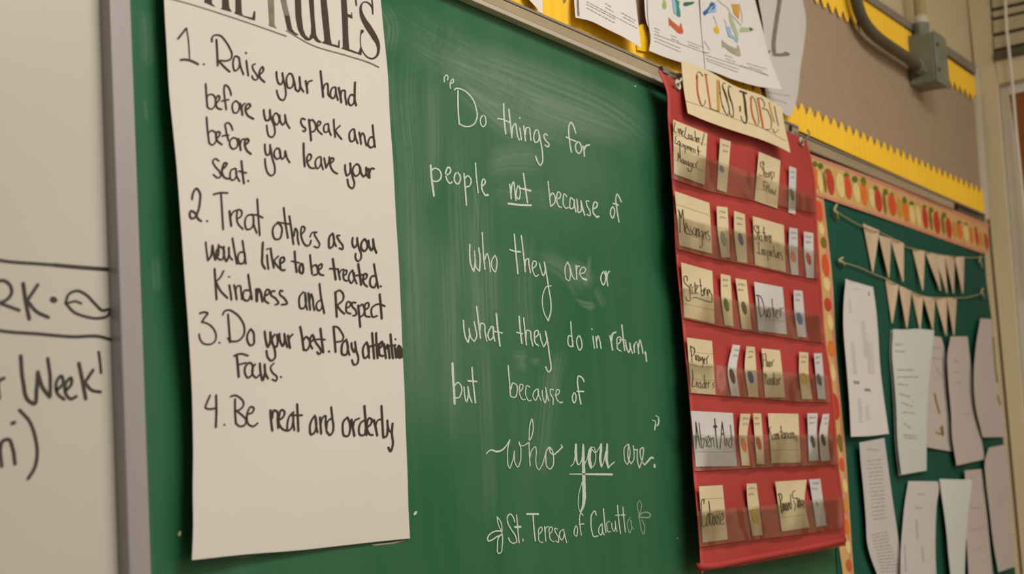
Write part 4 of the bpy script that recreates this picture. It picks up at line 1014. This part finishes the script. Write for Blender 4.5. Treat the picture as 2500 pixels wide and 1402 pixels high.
lt('''9: 308,260 320,180 345,152 380,180 405,218
9: 368,615 400,662 430,640 442,575
10: 428,192 470,195
10: 512,698 580,725 640,742
9: 645,290 658,400 668,520 700,690
8: 640,470 675,470
738,330,9 712,318,9 698,360,12 720,430,24 748,510,26 782,640,12 802,740,10 780,802,10 740,760,9 705,665,9
825,385,9 797,358,9 785,420,14 802,520,24 842,640,14 860,760,10 852,832,10 820,800,9 790,735,9
24: 955,440 1055,475
1010,470,28 1030,600,32 1045,750,34 1058,860,24 1042,925,14 1010,905,10 985,860,9 970,810,8
8: 1108,560 1130,512 1170,560 1210,700 1232,840 1225,945 1195,965
9: 1208,548 1260,545 1310,600 1325,660 1290,702
9: 1290,702 1350,712 1400,800 1427,920 1400,1012 1325,1008
8: 1390,608 1395,640
9: 1470,665 1492,790 1530,955
8: 1530,1010 1480,1062 1440,1000''', 'char', 'dark ink letter outlines', .0008)
lt('26: 958,670 962,738', 'leaf', 'small olive dot of ink')
# ------------------------------------------------------------------ rules poster
def hP(u, v):
    ramp = min(1, .18+v*1.5)
    return   .0125+.019*(max(0, 1-u*1.25))**2*ramp+.0012*math.sin(v*13+u*3)
# outline of the poster; its head runs on above the frame
PLl = [(396,-330),(398,-160),(401,3),(408,130),(414,230),(422,310),(431,400),(438,490),(443,560),(452,690),(460,800),(465,880),(469,960),(471,1040),(472,1100),(471,1200),(472,1290),(469,1368)]
PRl = [(906,-330),(918,-160),(930,3),(938,90),(946,170),(952,290),(960,400),(966,520),(974,650),(979,760),(983,860),(987,940),(991,1060),(995,1160),(997,1240),(1001,1315)]
po = sheet('rules_poster', PLl, PRl, hP, M['poster'], T=[(396,-330),(650,-280),(906,-330)], B=[(469,1368),(600,1354),(730,1344),(830,1333),(930,1322),(1001,1315)], nu=26, nv=60, thick=.0004)
tag(po.o, 'tall off-white paper poster of four handwritten class rules taped to the chalkboard', 'poster')
a_=(400,0,K); b_=(660,0,K); c_=(400,240,K); d_=(680,240,K); e_=(440,540,K); f_=(700,540,K); g_=(460,740,K); h_=(720,780,K); i_=(460,940,K); j_=(720,940,K)
def ink(parts, label, m='marker', **kw): write('handwriting', parts, po.h, M[m], po.o, label, lift=.0006, seg=2.2, jit=.06, wmul=.92, **kw)
head = poly('printed_heading', a_, ['460,24 500,-120 540,-120 552,40 592,78 556,68 500,42', '670,-260 742,-260 742,20 750,90 778,137 648,100 666,88',
   '815,-220 882,-220 885,18 892,150 905,176 1010,202 1030,122 1047,135 1042,233 1000,222 803,150 820,128',
   '60,-420 120,-400 118,-170 60,-190', '-40,-420 220,-350 222,-330 -40,-400'], po.h, M['char'], po.o, label='printed heading letters THE')
poly('printed_heading', a_, ['1180,-150 1250,-140 1258,18 1265,290 1292,323 1193,290 1206,268'], po.h, M['greyink'], po.o, label='worn grey stem of the letter R')
poly('printed_heading', b_, ['118,-10 180,-10 205,110 222,180 165,180 145,110'], po.h, M['greyink'], po.o, label='worn grey leg of the letter R')
poly('printed_heading', b_, ['162,176 220,176 232,240 250,330 280,370 325,396 296,402 240,378 195,330 175,240',
   '278,-120 345,-120 352,18 358,180 376,330 402,400 442,440 430,462 400,452 350,402 315,332 290,200', '430,-120 492,-120 498,18 506,200 525,400 550,450 592,482 565,490 520,468 490,430 488,436 450,462 430,460 440,440 465,380 468,300 456,150',
   '566,-120 638,-120 645,18 665,200 685,420 702,500 775,520 780,455 793,460 791,548 600,492 588,482 618,468 615,400 590,180',
   '803,-120 868,-120 872,18 882,158 930,172 922,140 933,145 940,210 930,210 885,190 890,400 902,560 1005,600 1036,520 1050,560 1040,630 1000,616 850,566 808,550 830,538 824,300'], po.h, M['char'], po.o, label='printed heading letters RULE')
ink([(b_, '''1170,155,8 1160,80,16 1140,50,18 1100,22,14 1060,28,14 1036,65,24 1036,130,34 1062,210,54 1122,310,72 1190,420,66 1230,500,44 1236,570,32 1220,632,28 1170,668,20 1110,650,14 1065,600,10 1038,540,9 1030,470,9 1033,400,10 1050,350,30
40: 1048,352 1052,358
14: 1160,-20 1168,60 1172,160
16: 975,-20 985,60''')], 'printed heading letter S', 'char')
ink([(a_, '12: -20,-40 220,22 700,170 1100,305 1402,412'), (b_, '185,345,12 450,500,12 900,640,12 1150,722,14 1240,765,14')], 'thin grey rule under the heading', 'greyink')
ink([(a_, '''26: 165,440 255,325
14: 262,318 285,480 296,665
26: 195,682 250,678 320,695 395,732
20: 457,728 463,735
20: 552,475 550,440 562,412 595,398 645,405 700,460 755,550 780,620 768,668 720,692 640,688
24: 603,450 612,600 618,748
22: 630,692 690,760 755,818
20: 855,652 820,638 795,690 795,760 815,808 845,790 868,730 860,660
20: 862,655 875,740 912,850
22: 943,690 955,780 966,862
20: 936,600 943,608
18: 1045,728 1015,742 1022,790 1060,850 1075,895 1050,912 1015,888 1008,865
22: 1085,850 1120,830 1140,790 1128,760 1105,790 1090,840 1105,890 1152,936
22: 480,955 488,1080 500,1222
18: 490,1115 520,1078 560,1078 590,1120 590,1190 560,1238 520,1238 500,1215
22: 595,1182 625,1150 640,1110 625,1088 600,1120 595,1180 620,1235 662,1245
20: 770,1085 755,1020 720,975 700,968 690,1010 697,1110 715,1250
18: 660,1152 745,1135
20: 820,1148 790,1180 785,1240 805,1287 835,1285 862,1240 856,1175 825,1150
24: 872,1180 890,1250 900,1312
20: 890,1242 905,1195 928,1178
24: 930,1255 965,1235 990,1205 975,1182 945,1200 935,1260 960,1315 1025,1356'''), (b_, '''22: 72,818 80,900 100,952 120,962 145,925 140,830
20: 142,850 152,900 175,1010 178,1090 150,1142 120,1135 90,1090 75,1030
20: 215,838 190,880 190,950 210,1002 240,1000 265,950 262,880 238,840 215,838
22: 262,880 280,950 302,1030 325,1042 340,1000 335,875
20: 335,900 350,990 382,1046
24: 405,920 420,1000 426,1062
20: 420,985 440,930 478,918
24: 575,808 590,950 606,1106
20: 606,1020 622,965 648,950 662,1020 670,1090 700,1108
20: 742,992 712,1000 690,1050 695,1110 720,1122 745,1080 750,1005
20: 750,1000 755,1070 775,1142
24: 783,998 800,1080 812,1168
20: 806,1090 822,1032 846,1030 857,1100 872,1192
20: 963,1090 925,1078 898,1120 895,1170 920,1202 950,1182 965,1120
24: 968,938 965,1060 967,1150 982,1202''')], 'marker words Raise your hand before')
ink([(c_, '''24: 1142,130 1150,200 1170,250 1195,252 1215,200 1212,128
20: 1208,150 1230,230 1265,330 1268,400 1240,442 1205,432 1185,380 1176,305
20: 1272,170 1252,200 1260,270 1290,302 1315,270 1312,200 1285,168 1272,172'''), (d_, '''20: 15,190 25,265 50,302 75,270 76,185
20: 78,200 95,280 130,342
20: 305,242 270,228 257,262 275,312 312,350 302,377 278,370
24: 350,240 362,350 375,482
20: 352,268 385,243 418,280 427,340 405,377 375,382
18: 440,322 475,300 480,265 462,258 444,300 450,360 500,412
18: 562,288 530,300 518,340 533,387 560,382 574,330 570,288
18: 572,300 582,370 602,422
20: 632,238 638,340 650,442
18: 705,310 650,362
18: 652,368 685,420 724,466
20: 852,348 820,378 810,440 830,492 857,485 873,430 866,350
20: 868,360 880,440 906,514
20: 923,385 935,450 945,522
18: 938,445 960,393 980,420 992,490 1007,542
20: 1090,450 1060,438 1030,480 1026,532 1055,562 1085,547 1098,480
20: 1076,303 1085,400 1095,500 1106,557'''), (c_, '''22: 490,213 500,350 520,512
20: 505,405 540,368 582,380 602,440 592,500 555,532 525,515
22: 602,460 632,430 642,388 620,378 598,420 610,480 665,527
20: 787,362 770,310 735,278 710,285 712,360 740,482
20: 668,430 705,422 742,420
20: 792,448 760,480 758,540 790,577 827,565 847,510 832,460 792,448
24: 855,460 870,530 880,592
20: 875,522 895,470 922,463
24: 925,532 955,510 972,480 950,458 930,490 930,550 955,600 997,634
22: 1155,522 1160,600 1180,647 1200,642 1216,590 1215,528
20: 1220,560 1240,680 1270,800 1262,860 1225,882 1190,852 1165,780 1156,688
20: 1292,568 1265,600 1265,660 1290,692 1320,680 1332,620 1312,572 1292,568'''), (d_, '''20: 15,590 22,640 45,692 70,670 78,598
20: 82,605 100,680 130,732
24: 288,512 292,650 302,778
20: 325,722 367,695 376,650 355,633 330,670 335,740 368,792 412,797
18: 472,663 435,690 423,750 445,802 472,780 490,720 486,668
18: 487,680 493,750 512,812
20: 523,680 545,792
20: 545,792 580,710 582,668
20: 590,742 622,720 632,690 610,678 592,720 600,785 635,838 674,860
22: 762,758 765,830 785,882 810,862 825,790 820,738
20: 825,790 850,900 868,980 845,1028 815,1012 788,922
20: 892,748 855,790 853,850 885,887 920,862 932,800 907,752 892,748
22: 935,792 945,850 975,892 1000,862 1002,788
22: 1002,800 1010,870 1032,902
24: 1025,800 1035,850 1042,907
24: 1040,852 1060,800 1092,803'''), (c_, '''20: 630,715 592,688 563,710 583,770 640,840 652,890 620,907 568,870
24: 665,812 705,778 722,742 700,735 675,780 668,850 700,907 745,917
20: 817,798 775,815 758,870 775,932 807,925 832,870 824,800
20: 826,810 832,880 867,947
24: 888,713 900,840 917,972
20: 858,828 945,852
22: 962,938 969,944''')], 'marker words you speak and before you leave your seat')
ink([(c_, '''26: 325,1152 335,1085 375,1028 410,1070 414,1180 395,1280 352,1362 318,1372 298,1330 310,1285 352,1302 400,1382 430,1402
22: 492,1397 500,1402
22: 568,1097 640,1078 732,1080
22: 655,1085 665,1250 680,1497
26: 752,1285 762,1380 772,1457
20: 765,1350 800,1290 845,1275
20: 842,1375 887,1340 885,1280 855,1268 835,1330 850,1430 905,1492
20: 1008,1323 955,1340 928,1420 955,1497 1002,1480 1028,1400 1022,1335
20: 1024,1345 1030,1440 1064,1537
22: 1068,1148 1080,1330 1097,1564
20: 998,1330 1060,1330 1132,1362'''), (e_, '''22: 1112,18 1070,60 1058,140 1090,207 1132,202 1162,130 1152,50 1112,15
22: 1183,-155 1205,30 1232,192
18: 1110,10 1170,20 1252,32
22: 1248,-60 1272,100 1295,262'''), (f_, '''20: 85,170 105,82 122,112 127,190 142,267
20: 167,152 202,112 207,70 182,58 165,120 178,205 205,260 235,282 262,270 280,220
16: 268,180 292,130 347,125
18: 347,125 320,142 345,200 377,270 360,302 315,287
24: 527,138 495,170 483,240 495,307 522,292 542,220 532,148
20: 533,155 547,240 567,287
20: 607,163 577,163 600,220 645,290 640,322 603,305
22: 755,188 752,260 775,302 800,272 807,188
20: 807,200 822,290 852,380 847,430 815,457 788,420 790,368
24: 887,203 855,250 858,315 885,342 917,312 922,250 897,205
24: 935,218 945,290 970,332 990,292 987,203
24: 988,215 1000,290 1027,362'''), (e_, '''20: 293,238 305,350 318,450
26: 318,448 352,400 370,280
24: 372,275 385,370 402,442
22: 402,442 432,400 440,268
22: 452,288 420,330 430,420 470,442 502,390 492,310 455,288
24: 500,288 505,400 530,457 555,400 557,298
20: 558,300 572,410 600,442
22: 598,192 625,350 650,487
22: 722,348 680,360 660,420 680,482 717,482 742,430 737,360
22: 713,222 735,370 752,487
26: 945,242 940,380 945,500 972,542
22: 993,385 1000,470 1010,547
18: 990,320 1010,313
24: 1033,308 1050,420 1072,532
20: 1122,398 1070,452
20: 1072,455 1110,510 1142,542
24: 1150,482 1190,450 1182,410 1155,418 1143,490 1160,557 1197,557'''), (f_, '''24: 93,343 100,450 117,582
18: 58,455 147,475
26: 167,483 150,520 155,582 180,597 192,550 182,488
22: 268,383 280,500 292,602
22: 290,522 332,498 357,550 350,602 308,617
22: 360,562 402,525 402,488 375,498 363,560 385,607 422,617
26: 528,428 545,550 562,667
20: 493,540 592,546
20: 588,548 600,610 612,667
18: 600,602 625,558 652,548
20: 650,622 682,600 682,558 660,563 648,620 663,672 692,682
20: 752,558 720,600 713,670 740,707 767,670 774,590
20: 755,560 772,640 802,712
26: 818,488 835,600 852,727
20: 783,622 872,610
22: 870,672 907,650 917,608 895,598 875,640 885,712 922,747
22: 1020,622 975,628 953,680 965,742 1000,757 1027,700
22: 998,488 1020,620 1047,762
22: 1072,740 1080,747''')], 'marker words Treat others as you would like to be treated')
ink([(e_, '''26: 395,543 405,700 417,892
22: 497,568 460,640 408,692
24: 413,700 460,790 542,877
24: 563,728 575,800 587,897
18: 555,632 563,637
24: 618,728 635,810 647,892
20: 635,792 652,742 682,735 697,800 707,892
22: 792,788 740,790 718,850 740,902 782,902 802,850
24: 778,608 800,760 822,892
34: 872,775 875,840 877,912
28: 882,830 897,772 917,800 932,860 942,917
22: 965,852 1010,830 1022,790 995,778 970,830 975,912 1012,937
22: 1082,798 1045,800 1038,840 1090,880 1122,940 1088,952
22: 1172,798 1145,790 1138,830 1190,880 1222,940 1158,952'''), (f_, '''22: 192,808 155,850 143,930 165,997 197,992 222,930 212,815
20: 212,830 218,920 237,1012
24: 248,818 260,920 270,1012
22: 260,922 282,830 300,880 307,960 320,1017
20: 387,898 350,930 343,990 370,1022 402,990 407,930
22: 376,713 395,870 432,1052
26: 558,808 565,950 574,1092
22: 553,822 600,788 642,820 647,890 600,942 570,962
22: 583,970 620,1020 662,1057
20: 680,992 722,970 732,930 700,918 680,970 690,1040 732,1057
20: 792,930 752,928 750,970 792,1020 792,1072 758,1077
24: 818,960 830,1080 842,1207
20: 825,982 862,948 887,990 882,1060 845,1092
20: 893,1012 937,980 932,930 905,938 893,1010 905,1082 952,1092
20: 1012,958 980,980 968,1040 985,1092 1035,1080
26: 1063,833 1075,960 1087,1112
20: 1018,952 1060,945 1122,970''')], 'marker words Kindness and Respect')
ink([(g_, '''24: 132,117 180,103 222,115 190,160 155,217
20: 155,217 200,225 270,270 317,360 302,440 230,472 170,457 135,410 125,352
20: 352,450 360,456
22: 395,132 412,95 460,78 530,110 600,180 640,270 630,370 570,430 470,437
24: 455,128 465,270 480,447
28: 455,400 482,430
24: 712,298 680,350 680,440 710,482 742,470 752,400 737,320 712,296
26: 873,322 885,420 910,502 935,440 937,330
24: 937,340 962,450 992,560 987,630 945,657 910,622 893,542
26: 987,358 960,400 970,480 1000,502 1022,440 1012,360
24: 1040,348 1050,430 1080,492 1100,430 1097,348
24: 1100,360 1112,430 1132,502
26: 1138,368 1150,440 1162,512
24: 1145,432 1162,385 1192,358'''), (h_, '''26: 63,82 85,200 102,347
24: 95,242 130,198 167,230 165,310 130,352 105,342
22: 175,262 215,230 202,173 180,210 175,270 202,332
22: 213,183 240,260 290,330 302,370 275,397 256,370
26: 293,102 310,240 327,377
20: 200,237 270,225 347,230
22: 388,362 395,368
26: 443,82 455,220 467,372
20: 440,80 480,83 530,140 557,200 540,240 478,257
26: 592,228 555,260 535,330 550,402 585,402 607,340 597,250
20: 600,255 608,330 627,407
24: 648,268 655,330 680,372 697,300
22: 688,253 705,360 727,450 710,507 680,517 653,462
24: 822,258 790,300 778,380 800,442 832,420 847,340 827,270
20: 830,280 840,360 852,442
26: 883,153 895,300 907,447
26: 928,153 935,300 947,442
24: 843,312 920,290 992,272
24: 965,332 1002,290 997,250 975,268 963,340 980,412 1012,417
26: 1018,278 1030,360 1042,442
26: 1035,342 1060,288 1075,360 1084,442
26: 1093,168 1105,300 1122,442
18: 1058,302 1152,290
24: 1138,298 1150,380 1157,437
18: 1148,220 1151,229
28: 1187,298 1170,350 1175,420 1200,437 1217,390 1212,330 1187,298
34: 1195,330 1197,405
24: 1213,335 1222,432'''), (g_, '''28: 553,588 565,700 577,842
22: 523,602 600,578 682,600
20: 575,702 662,680
24: 697,678 655,720 648,800 680,852 717,830 737,760 722,690 697,678
22: 765,698 735,740 740,820 775,852 812,820
26: 818,688 825,780 850,882 875,800 872,698
24: 870,722 885,810 912,862
20: 977,688 940,730 960,790 1015,850 1002,887 958,870
20: 1055,840 1062,846''')], 'marker words Do your best Pay attention Focus')
ink([(i_, '''24: 250,118 215,200 198,262 250,275 312,265
26: 318,118 322,300 315,482
20: 410,452 417,457
22: 483,132 530,118 590,145 632,200 622,250 570,290 540,302
24: 535,160 535,300 545,442
22: 545,290 610,340 662,400 640,460 590,472 543,437
22: 678,332 735,310 747,260 715,248 685,290 670,370 690,450 740,472 792,437
28: 938,288 945,400 960,522
26: 955,382 985,288 1010,300 1020,400 1027,492
24: 1038,402 1087,360 1097,300 1065,283 1040,350 1040,450 1088,510 1132,522
22: 1202,308 1160,350 1133,440 1140,522 1170,502 1197,420 1197,315
22: 1198,330 1200,420 1212,517
26: 1243,218 1250,350 1257,527
22: 1178,345 1302,345'''), (j_, '''24: 232,348 195,400 173,490 190,567 225,542 247,460 238,365
22: 238,380 245,460 262,542
26: 288,368 295,460 302,557
22: 295,452 322,370 347,350 352,440 367,542
22: 422,378 380,410 362,502
24: 416,252 430,380 442,480 432,540 400,572 373,538
24: 602,368 560,410 548,500 570,582 605,582 632,510 627,430 602,368
26: 648,393 665,490 682,582
20: 665,482 690,402 737,380
22: 802,398 755,430 733,500 750,572 790,572 812,500
26: 795,238 808,400 820,572
24: 830,482 872,440 877,390 850,378 825,440 835,530 862,568 892,570
26: 903,398 925,490 942,577
20: 920,472 950,402 987,388
26: 990,238 1000,420 1010,590
24: 1012,600 1040,590 1060,500 1058,403
22: 1058,440 1080,520 1105,542
24: 1117,438 1110,560 1120,680 1092,757 1068,712''')], 'marker words Be neat and orderly')
# ------------------------------------------------------------------ junction box, conduit, pipe
x0 = P(2215, 140, -.006).x; zc = P(2215, 140, -.006).z
D = .056; WX = .082
ztop = P(2214, 84, -.02).z; zbot = zc-(ztop-zc)*1.0
zt = PX(2245, 82, x0).z; zb = PX(2245, 205, x0).z
jb = empty('junction_box', (x0+WX/2, -.006, zb)); tag(jb, 'olive grey metal junction box on the tan board', 'electrical box')
def bx(name, a, parent, m, bev=.002):
    v, f = boxv(*a); o = mk(name, v, f, m, parent)
    if bev: b = o.modifiers.new('bevel', 'BEVEL'); b.width = bev; b.segments = 2
    return o
bx('box_body', (x0, x0+WX, -.006-D, -.006, zb, zt), jb, M['box'], .004)
bx('cover_plate', (x0-.002, x0+WX+.002, -.0095-D, -.006-D, zb-.002, zt+.002), jb, M['box'], .0015)
for dz in (.25, .75): tube('screw', [(x0+.012, -.0098-D, lerp(zb, zt, dz)), (x0+.012, -.0125-D, lerp(zb, zt, dz))], .004, M['conduit'], jb)
yc = -.006-D*.45
cpts = [(2236,152),(2215,142),(2190,125),(2160,105),(2135,85),(2112,58),(2098,28),(2088,-10),(2080,-60),(2074,-140)]
cd_ = empty('conduit', PX(2236, 152, x0)); tag(cd_, 'dark curved electrical conduit entering the left side of the metal box', 'conduit')
pp = [P(x, y, yc) for x, y in cpts]; pp[0] = Vector((x0+.001, yc, pp[1].z-.004))
tube('conduit_pipe', smooth_path(pp, 8), .0115, M['conduit'], cd_, n=14)
dirc = (pp[1]-pp[0]).normalized()
tube('conduit_fitting', [pp[0]-Vector((.0,0,0)), pp[0]+Vector((-.016,0,.002))], .0165, M['box'], cd_, n=8, smooth=False)
tube('conduit_fitting', [pp[0]+Vector((-.016,0,.002)), pp[0]+Vector((-.024,0,.003))], .0135, M['grey'], cd_, n=14)
yp = -.006-D*.45; xp = x0+WX*.4
pv = empty('vertical_pipe', (xp, yp, zt)); tag(pv, 'cream painted pipe rising from the top of the metal box', 'pipe')
tube('pipe', [(xp, yp, zt+.016), (xp, yp, 3.19)], .0125, M['wpipe'], pv, n=14)
tube('pipe_fitting', [(xp, yp, zt), (xp, yp, zt+.028)], .0165, M['box'], pv, n=8, smooth=False)
tube('pipe_collar', [(xp, yp, zt+.024), (xp, yp, zt+.044)], .0140, M['alu2'], pv, n=14)
# ------------------------------------------------------------------ right wall: door frame, blind and cord
def rp(name, pts, xf, xb, m, parent, bev=0): return prism(name, pts, xf, xb, m, parent, plane='x', bev=bev)
dr = empty('door_1', (XC, -.25, 0)); dr['kind'] = 'structure'
rp('door_casing', [(2356,-80), (2412,-80), (2418,30), (2427,152), (2436,206), (2476,700), (2500,1010), (2560,1700), (2520,1700), (2496,1402), (2459,1000), (2393,300), (2362,4)], XC-.022, XC-.001, M['casing'], dr, .002)
rp('door_header', [(2427,140), (2620,98), (3050,70), (2436,206)], XC-.022, XC-.001, M['casing'], dr, .002)
rp('door_stop', [(2437,212), (2620,170), (3050,102), (2462,232), (2504,500), (2560,1000), (2620,1700), (2560,1700), (2500,1010), (2476,700)], XC-.012, XC-.001, M['casing2'], dr, .001)
rp('door_stop', [(2436,206), (3050,70), (3050,76), (2441,212), (2479,700), (2503,1010), (2500,1010), (2476,700)], XC-.017, XC-.013, M['taupe'], dr)
rp('door_leaf', [(2460,236), (3050,108), (3100,1700), (2580,1700), (2520,1000), (2495,620)], XC-.008, XC-.001, M['brownwood'], dr)
bl = empty('window_blind', (XC-.03, -.15, 2.45)); tag(bl, 'raised cream slatted blind above the brown door', 'blind')
for i, (ya, yb) in enumerate([(-64,-26), (-22,16), (20,39), (42,78), (82,116)]):
    rp('blind_slat', [(2419+i*1.6, ya+8), (3050, ya-130), (3050, yb-134), (2420+i*1.6, yb+4)], XC-.030, XC-.010, M['slat'], bl, .001)
rp('blind_backing', [(2417,-80), (3050,-208), (3050,8), (2428,136)], XC-.009, XC-.004, M['conduit'], bl)
rp('bottom_rail', [(2424,126), (3050,-8), (3050,10), (2427,146)], XC-.034, XC-.012, M['conduit'], bl, .001)
co = tube('blind_cord', smooth_path([PX(x, y, XC-.06) for x, y in [(2452,-60), (2457,60), (2464,130), (2472,210), (2482,330), (2494,450), (2503,560), (2512,700)]], 6), .0034, M['white_pl'], None, n=8)
tag(co, 'thin white blind cord hanging in front of the brown door', 'cord')
